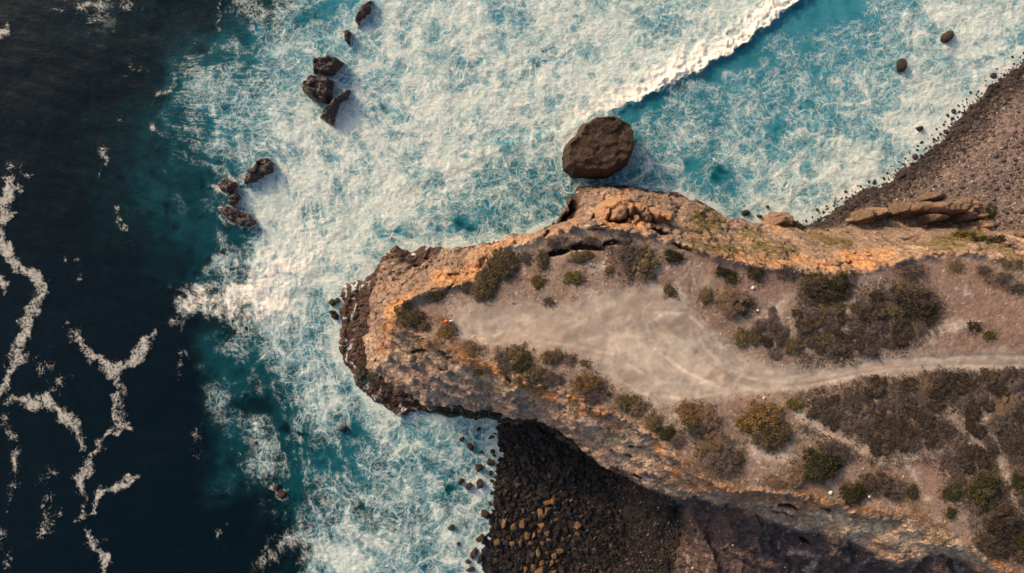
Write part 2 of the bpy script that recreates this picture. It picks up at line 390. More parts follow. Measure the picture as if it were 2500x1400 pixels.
ORANGE = [([(1410, 545), (1370, 562), (1300, 590), (1270, 583), (1215, 600)], [8, 10, 9, 5, 8]), ([(1190, 615), (1180, 655), (1130, 672), (1060, 690)], [20, 22, 20, 13]), ([(1130, 688), (1060, 712), (1000, 728)], [8, 10, 14]), ([(985, 735), (958, 760), (950, 800)], [16, 18, 16]), ([(1480, 540), (1500, 510), (1530, 520), (1560, 545)], [24, 34, 30, 14]), ([(1605, 530), (1625, 530)], [16, 12]),
          ([(1920, 530), (1900, 545)], [16, 10]), ([(2060, 620), (2110, 640), (2170, 620)], [16, 30, 10]), ([(1740, 625), (1850, 640), (1980, 640), (2080, 655)], [4, 7, 7, 8]), ([(2140, 655), (2300, 622), (2330, 612)], [8, 5, 5]), ([(930, 860), (945, 840)], [10, 14])]
f_orange = F_lines(ORANGE)
RUST = [([(1010, 835), (1080, 848), (1160, 880), (1230, 920), (1300, 950), (1400, 985), (1500, 1020)], [8, 14, 17, 14, 16, 16, 18]), ([(1440, 990), (1500, 1020)], [18, 22]), ([(1600, 1060), (1630, 1120), (1650, 1150)], [12, 24, 20]), ([(1660, 1175), (1760, 1190), (1900, 1212)], [8, 14, 12]), ([(1950, 1225), (2100, 1240), (2250, 1250)], [8, 14, 12]), ([(2380, 1320), (2440, 1380), (2480, 1395)], [10, 16, 14])]
f_rust = F_lines(RUST)
GREYR = [([(970, 890), (1030, 920), (1110, 945), (1200, 965), (1260, 985)], [24, 30, 26, 18, 12]), ([(930, 840), (960, 880)], [12, 20]), ([(1240, 1005), (1350, 1030), (1420, 1070)], [8, 14, 14]), ([(1420, 1100), (1500, 1130), (1600, 1190)], [12, 14, 14]), ([(1000, 960), (1100, 985), (1200, 1000)], [14, 8, 6])]
f_greyr = F_lines(GREYR)
PALER = [([(910, 830), (940, 880), (1000, 940)], [12, 10, 6]), ([(1000, 850), (1100, 900), (1200, 940), (1300, 970)], [34, 26, 20, 14]), ([(1480, 1060), (1560, 1100), (1600, 1150)], [16, 20, 16]), ([(1960, 1260), (2100, 1290), (2250, 1320), (2330, 1330)], [18, 24, 26, 14])]
f_paler = F_lines(PALER)
SLAB = [([(930, 655), (910, 740), (900, 800)], [22, 30, 18]), ([(960, 660), (1000, 690), (950, 720)], [22, 16, 16]), ([(1120, 640), (1060, 650), (1010, 690)], [20, 22, 10]), ([(1420, 490), (1400, 530), (1330, 570)], [30, 26, 8]), ([(1700, 520), (1900, 570), (2100, 580), (2300, 570)], [16, 20, 24, 22]), ([(1640, 490), (1560, 475)], [18, 12])]
f_slab = F_lines(SLAB)

# ------------------------------------------------------------------ terrain mesh
def axis(a, b, step, ext_lo, ext_hi):
    core = np.arange(a, b + 1e-6, step)
    lo = []; d = step; x = a
    while x > ext_lo: d *= 1.35; x -= d; lo.append(x)
    hi = []; d = step; x = b
    while x < ext_hi: d *= 1.35; x += d; hi.append(x)
    return np.array(lo[::-1] + list(core) + hi)
tx = axis(-31.0, 86.0, 0.15, -44, 1500.0)
ty = axis(-50.0, 46.0, 0.15, -1500.0, 76.0)
X, Y = np.meshgrid(tx, ty, indexing='ij')
Wx = X + 1.6 * (fbm(X * 0.35, Y * 0.35, 3, 1) - .5) + 0.7 * (fbm(X * 1.4, Y * 1.4, 3, 2) - .5)
Wy = Y + 1.6 * (fbm(X * 0.35 + 40, Y * 0.35, 3, 3) - .5) + 0.7 * (fbm(X * 1.4 + 9, Y * 1.4, 3, 4) - .5)
Z = land_z(Wx, Wy)
gx_, gy_ = np.gradient(Z, tx, ty)
slope = np.hypot(gx_, gy_)
steep = sstep(0.35, 1.4, slope)
def plan(X, Y, Z):
    s = K * (H - np.maximum(Z, 0)) / H
    return X / s + 1250, 700 - Y / s
U, V = plan(X, Y, Z)
bn = sstep(-6, 8, f_bn(U, V)); bs = sstep(-6, 8, f_bs(U, V))
beach = np.maximum(bn, bs)
plat = sstep(-4, 14, f_plat(U, V))
rockm = np.clip(1 - plat - beach, 0, 1) * sstep(-0.5, 0.8, Z)
# rock relief: bedding ribs running with the headland, blocks, cracks
ca, sa = math.cos(math.radians(-24)), math.sin(math.radians(-24))
north = sstep(740, 690, V)
rx = np.where(north > .5, X * math.cos(.45) + Y * math.sin(.45), X * ca + Y * sa); ry = np.where(north > .5, -X * math.sin(.45) + Y * math.cos(.45), -X * sa + Y * ca)
ribs = ridged(rx * 0.16, ry * 0.8, 4, 2)
lump = fbm(X * 0.45, Y * 0.45, 5, 5)
w1, w1e, w1c = worley(X * 0.55 + 0.5 * fbm(X, Y, 2, 1), Y * 0.8 + 0.5 * fbm(X, Y, 2, 2), 1)
w2, w2e, w2c = worley(X * 1.6, Y * 2.2, 2)
rel = 1.5 * (lump - .5) + 0.8 * (ribs - .4) + 0.55 * (w1c - .5) - 0.45 * (1 - sstep(0, 0.12, w1e)) + 0.22 * (w2c - .5) - 0.12 * (1 - sstep(0, .12, w2e)) + 0.35 * (fbm(X * 2.5, Y * 2.5, 3, 3) - .5)
wet_shelf = sstep(4.5, 2.5, Z) * (1 - beach)
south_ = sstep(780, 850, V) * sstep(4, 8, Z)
Z = Z + rockm * rel * (0.75 + 0.25 * steep) * (1 - 0.35 * wet_shelf) * (1 - .55 * south_)
# strata benches on slopes
step_ = 2.3
tt = (Z + 1.2 * (fbm(X * 0.12, Y * 0.12, 3, 6) - .5)) / step_
fr = tt - np.floor(tt)
bench = (np.floor(tt) + sstep(0.25, 0.75, fr)) * step_ - tt * step_
Z = Z + bench * 0.55 * rockm * sstep(3, 6, Z)
# plateau relief
Z = Z + plat * (0.5 * (fbm(X * 0.15, Y * 0.15, 3, 2) - .5) + 0.10 * (fbm(X * 1.1, Y * 1.1, 4, 4) - .5))
thr = np.abs(np.sin((f_track(U, V) / 7.5))) * np.exp(-f_track(U, V) / 26.0)
Z = Z - plat * 0.10 * thr
# the raised rim along the north ridge, crumbling
rim = np.exp(-(f_ridge(U, V) / 11.0) ** 2)
Z = Z + rim * (0.35 + 0.9 * (ridged(X * 0.5, Y * 0.5, 3, 1) - .35)) * sstep(1000, 1040, U + 40)
# gullies in the lower slope to the south-east
f_under = F_poly([(p_[0], p_[1]) for p_ in SPUR] + [(3200, 2500), (1600, 2500), (1600, 1210)])
gul = sstep(-2, 12, f_under(U + 14 * (lump - .5), V + 14 * (lump - .5))) * sstep(1610, 1670, U)
gr = ridged((X * 0.9 + Y * 0.32) * 0.32 + 0.6 * fbm(X * .3, Y * .3, 2, 4), (Y * 0.9 - X * 0.32) * 0.05, 3, 5)
Z = Z + gul * (1 - plat) * 2.2 * (gr - .55)
# beaches
Z = Z + beach * (0.5 * (fbm(X * 0.25, Y * 0.25, 3, 3) - .5)) + bs * 0.35 * (fbm(X * 0.9, Y * 0.9, 2, 1) - .5)
# crevices
cv = f_crev(U + 6 * (fbm(X * 1.5, Y * 1.5, 3, 3) - .5), V + 6 * (fbm(X * 1.5 + 5, Y * 1.5, 3, 5) - .5))
Z = Z - sstep(-1.5, 3.5, cv) * 3.6
# shallow skirt where the wash covers the toe of the rocks
_lv = f_land(U + 26 * (fbm(X * .5, Y * .5, 4, 3) - .5), V + 26 * (fbm(X * .5 + 3, Y * .5, 4, 5) - .5))
Z = np.where(_lv < -2, np.minimum(Z, -0.15 + 0.006 * _lv + 0.3 * (lump - .5)), Z)
Z = np.where((_lv > 2) & (beach < .3) & (Z < 0.35), 0.35 + 0.9 * lump * sstep(2, 12, _lv), Z)
gx_, gy_ = np.gradient(Z, tx, ty)
slope = np.hypot(gx_, gy_)
# overhanging, ragged walls: push steep faces sideways by a noise that follows height
pw = sstep(1.0, 3.0, slope) * rockm
DX = pw * 0.5 * (fbm(X * 0.8 + Z * 0.9, Y * 0.8 - Z * 0.7, 3, 2) - .5)
DY = pw * 0.5 * (fbm(X * 0.8 - Z * 0.8, Y * 0.8 + Z * 0.9, 3, 6) - .5)
U, V = plan(X, Y, Z)

def lerp(a, b, t): return a + (b - a) * t[..., None]
def c3(*c): return np.array(c)
n1 = fbm(X * 0.3, Y * 0.3, 4, 1); n2 = fbm(X * 1.1, Y * 1.1, 4, 3); n3 = fbm(X * 3.5, Y * 3.5, 2, 5); n4 = fbm(X * 0.8 + 30, Y * 0.8, 4, 7)
qx = U + 34 * (fbm(X * .5, Y * .5, 4, 2) - .5) + 14 * (fbm(X * 2.2, Y * 2.2, 3, 4) - .5)
qy = V + 34 * (fbm(X * .5 + 17, Y * .5, 4, 6) - .5) + 14 * (fbm(X * 2.2 + 4, Y * 2.2, 3, 1) - .5)
def m(f, lo=-6, hi=12): return sstep(lo, hi, f(qx, qy))
# rock on slopes
C = lerp(np.broadcast_to(c3(.285, .2, .15), X.shape + (3,)), c3(.20, .138, .107), sstep(.35, .7, n2))
C = lerp(C, c3(.40, .29, .21), sstep(.52, .72, n4) * .7)
C = lerp(C, c3(.30, .16, .08), sstep(.5, .68, n1) * .3)
C = lerp(C, c3(.215, .15, .12), m(f_slab, -14, 12) * (.5 + .4 * n2))
C = lerp(C, c3(.41, .305, .20), m(f_paler, -10, 14) * sstep(.34, .5, n2) * .9)
C = lerp(C, c3(.34, .145, .05), m(f_rust) * sstep(.25, .5, n4) * .9)
C = lerp(C, c3(.165, .125, .112), m(f_greyr, -14, 14) * sstep(.3, .5, n2 * .6 + ribs * .4) * .6)
C = C * (1 + .22 * south_ * (1 - gul))[..., None]  # sky light on the southern slope put into the colour as a lift
C = lerp(C, c3(.42, .22, .105), m(f_orange, -8, 8) * (.45 + .55 * sstep(.3, .55, n4)))
C = lerp(C, c3(.13, .10, .02), m(f_green, -8, 8) * sstep(.36, .52, n3 * .5 + n2 * .5) * .85)
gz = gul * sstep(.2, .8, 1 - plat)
C = lerp(C, c3(.055, .037, .042), gz * .94)  # purple-brown rock, with this slope's shade painted in as extra darkness
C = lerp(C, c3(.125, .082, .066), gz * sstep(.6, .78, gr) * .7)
C = lerp(C, c3(.34, .28, .25), gz * sstep(.74, .8, ridged(X * .5, Y * .12, 3, 3)) * .5)
C = C * (1 - 0.30 * (1 - sstep(0, .08, w1e)) * rockm * (1 - .7 * south_))[..., None]
C = C * (0.86 + 0.28 * w2c)[..., None]
# plateau ground
G = lerp(np.broadcast_to(c3(.245, .182, .143), X.shape + (3,)), c3(.195, .137, .105), sstep(.4, .65, n2))
G = lerp(G, c3(.215, .132, .102), m(f_soil, -14, 10) * .7)
G = lerp(G, c3(.325, .272, .228), m(f_bare, -16, 14) * .85)
G = lerp(G, c3(.44, .37, .305), m(f_pale, -8, 10) * sstep(.3, .5, n4) * .8)
G = lerp(G, c3(.31, .20, .15), sstep(.55, .7, n1) * sstep(.45, .6, n2) * .4)
td = f_track(U + 8 * (n1 - .5), V + 8 * (n1 - .5))
onb = m(f_bare, -4, 18)
streak = fbm(td * 0.22 + 40, (U + V) * 0.004, 3, 2)
G = G * (1 + onb * (streak - .5) * 0.8 * np.exp(-td / 70.0))[..., None]
f_ruts = F_lines([([(1130, 788), (1142, 805), (1165, 818), (1200, 823), (1240, 845)], 1.5), ([(1430, 865), (1440, 885), (1470, 905), (1540, 950)], 1), ([(1100, 755), (1140, 770), (1200, 758)], 1), ([(1580, 800), (1570, 775), (1600, 755), (1650, 752), (1700, 775), (1740, 830)], 2), ([(1560, 880), (1545, 800), (1590, 745), (1670, 738), (1725, 770)], 1.5),
    ([(1610, 790), (1640, 775), (1680, 790)], 2), ([(1500, 960), (1620, 985), (1760, 970), (1900, 945)], 1), ([(1690, 640), (1680, 700), (1730, 800), (1800, 880)], 1.5), ([(1150, 870), (1190, 835), (1215, 828)], 1), ([(1440, 905), (1520, 930), (1650, 930), (1800, 960)], 1), ([(1410, 780), (1460, 770), (1540, 785)], 1)])
f_lt = F_lines([([(2500, 872), (2300, 874), (2150, 884), (2040, 902), (1930, 922), (1840, 926), (1770, 900), (1720, 850), (1700, 800)], 2.5), ([(2500, 893), (2300, 893), (2170, 903), (2060, 925), (1960, 946), (1850, 955), (1760, 950), (1660, 900), (1600, 850)], 2.5), ([(1770, 915), (1700, 940), (1600, 930), (1520, 880), (1500, 820), (1540, 770)], 2.5), ([(1585, 830), (1580, 790), (1620, 765), (1680, 768), (1715, 800)], 3), ([(1480, 905), (1560, 960), (1680, 975), (1800, 955)], 2), ([(1300, 830), (1420, 850), (1520, 870)], 2), ([(1680, 640), (1700, 700), (1720, 760), (1760, 850)], 2)])
ltm = sstep(-5, 2, f_lt(U + 4 * (n2 - .5), V + 4 * (n1 - .5)))
G = G * (1 + .34 * ltm * sstep(.3, .5, n4))[..., None]
sh_ = sstep(-16, 4, f_lt(U, V)) - ltm
G = G * (1 - .15 * np.clip(sh_, 0, 1))[..., None]
rut = sstep(-4, 1, f_ruts(U + 5 * (n2 - .5), V + 5 * (n1 - .5)))
G = G * (1 - .2 * rut * sstep(.35, .6, n4))[..., None]
bl = fbm(X * .16 + Y * .2 + 3, Y * .5 - X * .22, 5, 6)
G = lerp(G, c3(.26, .195, .155), onb * sstep(.52, .68, bl) * .45)
G = lerp(G, c3(.42, .36, .30), onb * sstep(.52, .38, bl) * sstep(.45, .6, n2) * .7)
G = G * (1 + onb * .12 * (fbm(X * .9 + Y * .3, Y * 2.2 - X * .9, 3, 3) - .5))[..., None]
rg = f_rings(U, V)
G = G * (1 + onb * 0.16 * (vn(rg * 0.14, U * 0.01, 2) - .5) * np.exp(-np.maximum(rg - 20, 0) / 60.0) * 2)[..., None]
G = lerp(G, c3(.34, .16, .07), np.exp(-(f_edge(U, V) / 14.0) ** 2) * .55 * sstep(.4, .6, n2))
G = lerp(G, c3(.38, .215, .12), np.exp(-(np.maximum(f_ridge(U, V) - 1, 0) / 6.0) ** 2) * sstep(.38, .6, n4) * .8)
speck = sstep(.80, .86, vn(X * 4.5, Y * 4.5, 3)) * sstep(.45, .6, n2)
G = lerp(G, c3(.5, .42, .36), speck * .6 * (1 - onb))
pl2 = sstep(-6, 6, f_plat(qx, qy))
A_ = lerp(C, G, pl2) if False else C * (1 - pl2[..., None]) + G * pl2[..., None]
# beaches: shingle under the stones, dark where the swash wets the northern one
wet_n = sstep(95, 22, _lv + 30 * (n2 - .5))
B = lerp(np.broadcast_to(c3(.20, .15, .132), X.shape + (3,)), c3(.125, .092, .082), sstep(.4, .7, vn(X * 3.2, Y * 3.2, 2)))
B = lerp(B, c3(.035, .026, .024), wet_n)
A_ = lerp(A_, B, bn)
B = lerp(np.broadcast_to(c3(.024, .019, .019), X.shape + (3,)), c3(.008, .007, .008), sstep(1330, 1250, U + 30 * n2))  # wet black stone, with the cliff's shade darkened into the colour
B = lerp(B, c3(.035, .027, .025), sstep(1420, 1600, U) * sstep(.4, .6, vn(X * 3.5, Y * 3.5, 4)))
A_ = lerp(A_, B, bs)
# wet black rock by the water
wr = sstep(4.6, 3.0, Z + 1.2 * (n4 - .5)) * (1 - beach) * sstep(1480, 1380, U)
wr = np.maximum(wr, sstep(1.8, 0.6, Z) * (1 - beach))
A_ = lerp(A_, np.array([.04, .019, .014]), wr * .97)
A_ = lerp(A_, c3(.075, .035, .02), wr * sstep(.55, .7, n2) * .8)
A_ = lerp(A_, c3(.55, .56, .56), wr * sstep(.66, .74, ridged(X * .7, Y * .7, 3, 6)) * sstep(1.6, .7, Z) * .8)
A_ = lerp(A_, c3(.02, .03, .012), wr * sstep(.56, .64, n1) * sstep(820, 870, V) * .8)
bare_ = pl2 * sstep(-10, 20, f_bare(qx, qy))
bumpk_ = 1
rough = 0.9 - 0.35 * wr - 0.3 * wet_n * bn - 0.35 * bs * sstep(1400, 1250, U)
bumpy = np.clip(rockm + 0.28 * plat * (1 - .92 * bare_) + .5 * beach, 0, 1)

def terrain_material():
    t = NT('ground_rock_and_soil')
    p = t.pos()
    base = t.attr('base', 'Color')
    nz = t.noise(p, 2.2, 6, .62); nf = t.noise(p, 9.0, 4, .6)
    v = t.vor(p, 3.2, 'F1', 'Distance', '3D')
    gk = t.noise(p, .55, 5, .65)
    base = t.vmath('SCALE', base, t.ss(gk, .3, .7, .85, 1.15))
    f0 = t.math('MULTIPLY', t.ss(nz, .28, .72, .62, 1.38), t.ss(nf, .3, .7, .8, 1.2))
    bk = t.attr('bumpy')
    f = t.math('ADD', 1.0, t.math('MULTIPLY', t.math('SUBTRACT', f0, 1.0), t.ss(bk, 0, .6, .05, 1)))
    col = t.vmath('SCALE', base, f)
    t.l(col, t.b.inputs['Base Color'])
    t.l(t.attr('rough'), t.b.inputs['Roughness'])
    t.b.inputs['Specular IOR Level'].default_value = 0.3
    h = t.math('ADD', t.math('MULTIPLY', nz, 1.2), t.math('ADD', t.math('MULTIPLY', nf, .35), t.math('MULTIPLY', v, .5)))
    h = t.math('MULTIPLY', h, t.attr('bumpy'))
    t.l(t.bump(h, .35, .8), t.b.inputs['Normal'])
    return t.m
M_ground = terrain_material()
nxt, nyt = X.shape
allF = grid_faces(nxt, nyt)
VV = np.stack([X + DX, Y + DY, Z], -1).reshape(-1, 3)
fc = lambda A: A.ravel()[allF].mean(1)
fz = fc(Z); fbn = fc(f_bn(U, V)); fbs = fc(f_bs(U, V)); fb = fc(f_bare(qx, qy)); fp = fc(f_plat(U, V))
keep = fz > -1.3
cls = np.zeros(len(allF), int)
cls[fbn > 0] = 1; cls[fbs > 0] = 2
cls[(cls == 0) & (fb > 0) & (fp > 3)] = 3
def sub_mesh(name, sel, **props):
    Fs = allF[sel]
    used, inv = np.unique(Fs, return_inverse=True)
    me = mesh_np(name, VV[used], inv.reshape(Fs.shape), True,
                 {'rough': rough.ravel()[used], 'bumpy': bumpy.ravel()[used]}, {'base': np.clip(A_, .004, .9).reshape(-1, 3)[used]})
    return link(name, me, M_ground, None, **props)
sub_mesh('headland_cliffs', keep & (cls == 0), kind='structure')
sub_mesh('shingle_beach', keep & (cls == 1), kind='structure')
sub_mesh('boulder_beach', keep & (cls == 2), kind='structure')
sub_mesh('dirt_track', keep & (cls == 3), kind='structure')

_txi = np.arange(len(tx)); _tyi = np.arange(len(ty))
def ground(x, y):
    """terrain height under a point (or arrays of points)"""
    x = np.asarray(x, float); y = np.asarray(y, float)
    i = np.clip(np.interp(x, tx, _txi), 0, len(tx) - 1.001); j = np.clip(np.interp(y, ty, _tyi), 0, len(ty) - 1.001)
    a = i.astype(int); b = j.astype(int); fa = i - a; fb_ = j - b
    return (Z[a, b] * (1 - fa) + Z[a + 1, b] * fa) * (1 - fb_) + (Z[a, b + 1] * (1 - fa) + Z[a + 1, b + 1] * fa) * fb_
def on_ground(px, py, z0=24.0):
    """where the line of sight through a photo pixel meets the terrain"""
    lo = None
    for z in np.arange(29.0, -1.0, -0.25):
        q = P(px, py, z)
        if ground(q[0], q[1]) >= z: return (q[0], q[1], float(ground(q[0], q[1])))
    q = P(px, py, 0.0)
    return (q[0], q[1], 0.0)

# ================================================================== SEA
SEA_ROCKS = [
    # outline, height, label
    ([(905, 0), (903, 25), (890, 45), (875, 60), (868, 40), (878, 22), (895, 5)], .7, 'foam-washed rock sliver at the top edge, highest of the rocks in the white water'),
    ([(830, 70), (848, 64), (857, 80), (858, 105), (848, 110), (838, 95)], 1.3, 'small dark upright rock just above the pair of large dark sea rocks'),
    ([(762, 140), (785, 133), (820, 137), (838, 148), (828, 168), (812, 180), (790, 182), (758, 175)], 2.2, 'dark brown sea rock with foam on its right corner, upper of the touching pair'),
    ([(735, 195), (757, 178), (795, 184), (812, 192), (805, 215), (808, 235), (795, 253), (768, 247), (745, 235), (728, 212)], 2.6, 'blocky dark sea rock crossed by a thin white foam line, lower of the touching pair'),
    ([(858, 215), (850, 240), (830, 250), (820, 275), (817, 310), (795, 300), (775, 285), (785, 265), (805, 250), (825, 228), (845, 215)], 1.6, 'long pointed dark rock slanting through white foam below the touching pair'),
    ([(595, 432), (605, 415), (625, 395), (645, 387), (660, 400), (655, 420), (630, 435), (605, 445)], 1.1, 'streaky dark rock half covered by foam at the edge of the deep water'),
    ([(535, 450), (548, 438), (570, 445), (573, 460), (560, 472), (540, 465)], 1.1, 'small rounded dark rock at the left edge of the white water'),
    ([(572, 468), (582, 480), (578, 500), (562, 500), (553, 488)], 1.0, 'smallest dark rock of the left chain, just under the rounded one'),
    ([(535, 510), (560, 508), (600, 520), (618, 542), (600, 552), (575, 548), (555, 535)], 1.1, 'low dark reef slab at the lower end of the left chain of rocks'),
    ([(1452, 284), (1505, 282), (1535, 300), (1552, 325), (1552, 360), (1540, 395), (1500, 422), (1480, 432), (1440, 430), (1395, 426), (1378, 408), (1374, 380), (1382, 350), (1410, 320), (1420, 297), (1434, 297)], 5.5, 'huge flat-topped brown rock standing in the surf just off the headland'),
    ([(1098, 0), (1, 1)], 0, ''),
]
SEA_ROCKS = [r for r in SEA_ROCKS if r[1] > 0]
OVAL = [(2200, 161, 17, 12, 80, 1.2, 'dark pentagonal rock alone in pale foam off the shingle beach'),
        (2312, 91, 17, 11, 40, 1.0, 'smooth oval dark rock farthest out off the shingle beach'),
        (2245, 314, 8, 6, 0, .6, 'small round rock alone in the wash near the shingle beach'),
        (1820, 520, 11, 7, 5, .6, 'dark oval rock in the foam under the cliff of the bay'),
        (1855, 528, 6, 4, 0, .4, 'small dark rock right of the oval one under the bay cliff'),
        (1875, 505, 4, 4, 0, .35, 'tiny dark rock in pale foam out from the bay cliff'),
        (675, 1190, 9, 9, 0, .5, 'reddish round rock awash in turquoise water, upper of the pair'),
        (688, 1209, 11, 9, 0, .5, 'reddish round rock awash in turquoise water, lower of the pair'),
        (838, 1048, 9, 6, 30, .5, 'reddish brown rock awash in foam off the dark ledge'),
        (810, 738, 7, 10, 60, .7, 'curved black rock beside the ledge at the headland tip, leftmost of four'),
        (823, 733, 6, 6, 0, .7, 'round black rock touching the ledge at the headland tip'),
        (811, 763, 8, 5, 0, .6, 'flat black rock in the wash below the curved one at the tip'),
        (818, 773, 8, 9, 0, .8, 'pointed black rock, lowest of the four off the headland tip'),
        (1170, 1142, 11, 10, 0, 1.0, 'largest round boulder standing in white wash left of the boulder beach'),
        (1126, 1177, 9, 8, 20, .8, 'angular brown boulder in white wash, left of a row of three'),
        (1143, 1187, 9, 8, 50, .8, 'angular brown boulder in white wash, middle of a row of three'),
        (1171, 1181, 8, 11, 0, .8, 'long grey boulder in white wash, right of a row of three'),
        (1101, 1288, 8, 8, 0, .8, 'dark square boulder alone in the foam, farthest from the boulder beach'),
        (1127, 1071, 6, 8, 0, .5, 'dark crescent rock in the foam of the lower bay'),
        (1149, 1091, 11, 7, 140, .3, 'submerged dark slab just showing in the foam of the lower bay'),
        (1200, 1069, 8, 6, 0, .7, 'dark wet boulder at the foam edge beside the black shore'),
        (1168, 1047, 5, 5, 40, .5, 'small black diamond rock in foam under the ledge of the lower bay'),
        (1162, 1023, 4, 5, 0, .4, 'tiny black rock nearest the ledge in the lower bay'),
        (1173, 1104, 5, 4, 0, .4, 'tiny black rock in foam left of the dark shoreline'),
        (1170, 1312, 12, 9, 20, 1.0, 'tan boulder at the foam edge at the foot of the boulder beach'),
        (1184, 1255, 13, 9, 150, .9, 'dark wedge boulder with its tip in the white wash'),
        (1174, 1368, 9, 13, 0, .9, 'tall tan boulder in the churned pools near the bottom edge'),
        (1155, 1350, 12, 8, 50, .8, 'wet brown boulder at the end of the white wash'),
        (1142, 1372, 6, 5, 0, .5, 'small wet brown boulder in turquoise pools near the bottom edge'),
        (1148, 1391, 11, 7, 0, .7, 'flat wet boulder touching the bottom edge of the picture'),
        (1118, 1327, 5, 6, 0, .3, 'dark speck of rock breaking the foam near the bottom')]
SUBM = [(1330, 130, 14), (1318, 160, 12), (1765, 412, 16), (1745, 432, 12), (700, 1045, 12), (740, 1055, 10), (1075, 605, 10), (970, 560, 9), (970, 1290, 12), (1095, 1185, 12), (1120, 545, 14), (1150, 560, 12), (1240, 570, 10), (930, 270, 14), (1000, 290, 10), (960, 580, 10), (640, 560, 12)]

BREAK = [(2080, -90), (1950, 5), (1880, 55), (1810, 112), (1750, 150), (1690, 182), (1630, 208), (1600, 225), (1560, 245), (1500, 262), (1440, 290), (1380, 322), (1300, 345), (1200, 372)]
f_break = F_line(BREAK)
_bs = Field(np.where(inside(BREAK + [(700, 600), (400, -400), (1500, -500), (2000, -500)], Field.gx, Field.gy), 1.0, -1.0) * f_break.a)
CREST2 = [(1200, 372), (1080, 412), (980, 450), (900, 470)]
f_c2 = F_line(CREST2)
PLUME = [([(640, 560), (660, 620), (640, 690)], [6, 12, 18]), ([(560, 640), (600, 680), (620, 700)], [5, 9, 12]), ([(740, 480), (760, 560), (730, 640)], [8, 12, 14]), ([(810, 540), (785, 590), (740, 640), (700, 660)], [10, 14, 20, 24]), ([(700, 655), (650, 690), (600, 710), (530, 735)], [34, 34, 26, 12]), ([(690, 720), (640, 750), (570, 745)], [26, 34, 24]), ([(640, 760), (600, 775)], [18, 8]), ([(530, 735), (490, 725), (440, 738)], [16, 16, 3])]
f_plume = F_lines(PLUME)
CREAM = [([(800, 470), (700, 430), (680, 520), (720, 600)], [8, 26, 40, 26]), ([(620, 620), (690, 560), (770, 500)], [12, 16, 10]), ([(870, 200), (840, 290), (900, 330)], [22, 20, 26]), ([(820, 360), (880, 375), (980, 370)], [8, 10, 6]), ([(1330, 180), (1330, 260)], [8, 6]), ([(1380, 170), (1390, 270)], [8, 6]), ([(1450, 220), (1350, 250), (1440, 190), (1600, 180), (1750, 110)], [14, 12, 16, 18, 22]),
         ([(1390, 330), (1330, 390), (1310, 480)], [14, 10, 8]), ([(600, 450), (640, 470), (600, 500)], [16, 20, 12]), ([(740, 950), (790, 980), (760, 880)], [20, 40, 24]), ([(640, 1380), (700, 1320), (760, 1350), (860, 1380)], [18, 24, 34, 24]), ([(1130, 1240), (1160, 1200), (1190, 1120), (1205, 1060)], [36, 26, 18, 12]), ([(1120, 1310), (1100, 1360)], [26, 14]),
         ([(1300, 530), (1330, 545), (1290, 570)], [6, 12, 4]), ([(880, 640), (870, 670)], [16, 12]), ([(2480, 160), (2400, 220), (2330, 290), (2230, 390), (2100, 460), (2000, 530)], [16, 22, 24, 22, 16, 10])]
f_cream = F_lines(CREAM)
DARK = [([(600, 1010), (620, 1000)], [34, 36]), ([(560, 1230), (610, 1270), (600, 1350)], [30, 26, 30]), ([(500, 780), (470, 790), (450, 760)], [34, 24, 10]), ([(500, 590), (485, 640)], [14, 10])]
f_dark = F_lines(DARK)
STREAKS = [([(30, 450), (12, 520), (0, 600)], [22, 22, 14]), ([(5, 600), (40, 645), (85, 675), (110, 705)], [18, 24, 18, 14]), ([(110, 690), (75, 765), (58, 830), (40, 890), (5, 950)], [10, 20, 24, 18, 16]), ([(0, 690), (8, 720)], [14, 10]),
           ([(205, 835), (225, 870), (262, 895), (300, 890), (330, 870)], [5, 14, 16, 16, 18]), ([(330, 880), (345, 845), (370, 812)], [22, 24, 4]), ([(270, 895), (283, 935), (285, 950)], [18, 12, 7]), ([(285, 950), (275, 990), (290, 1020), (325, 1035)], [8, 18, 22, 5]), ([(285, 1040), (262, 1075), (225, 1110), (200, 1150), (190, 1220)], [14, 9, 10, 20, 7]),
           ([(15, 985), (55, 980), (110, 975), (150, 1000)], [10, 13, 18, 16]), ([(150, 1000), (180, 1035), (200, 1080)], [20, 20, 16]), ([(318, 1172), (280, 1190), (245, 1205), (215, 1235), (195, 1275)], [11, 14, 14, 12, 7]), ([(205, 1290), (225, 1330), (250, 1380), (255, 1410)], [9, 16, 22, 20]),
           ([(260, 350), (250, 385), (252, 430)], [5, 9, 3]), ([(282, 500), (285, 545), (300, 560)], [3, 7, 3]), ([(0, 95), (8, 70)], [10, 8]), ([(440, 195), (432, 220), (380, 240)], [8, 12, 4]), ([(375, 320), (400, 330)], [9, 6]), ([(530, 0), (540, 60), (525, 80)], [5, 4, 8])]
f_st = F_lines([(p_, [q_ * .82 for q_ in w_]) for p_, w_ in STREAKS])
FAINT = [([(140, 10), (230, 25), (330, 15)], [16, 26, 14]), ([(90, 890), (150, 930), (110, 960)], [20, 24, 12]), ([(120, 1150), (130, 1250), (110, 1300)], [16, 20, 10]), ([(165, 640), (195, 680)], [10, 8]), ([(170, 800), (190, 820)], [14, 10]), ([(20, 1020), (40, 1130), (20, 1240)], [16, 20, 12]), ([(0, 1300), (15, 1390)], [10, 10]), ([(490, 1025), (475, 1060), (475, 1110)], [6, 10, 6]),
         ([(560, 960), (545, 1020), (570, 1110), (600, 1160)], [5, 6, 6, 8]), ([(300, 300), (305, 330)], [5, 5]), ([(450, 860), (440, 920)], [8, 8]), ([(50, 420), (20, 400)], [16, 14]), ([(130, 870), (190, 830)], [8, 5]), ([(540, 1280), (545, 1330)], [8, 8]), ([(350, 190), (320, 160), (290, 200)], [6, 6, 6])]
f_ft = F_lines(FAINT)
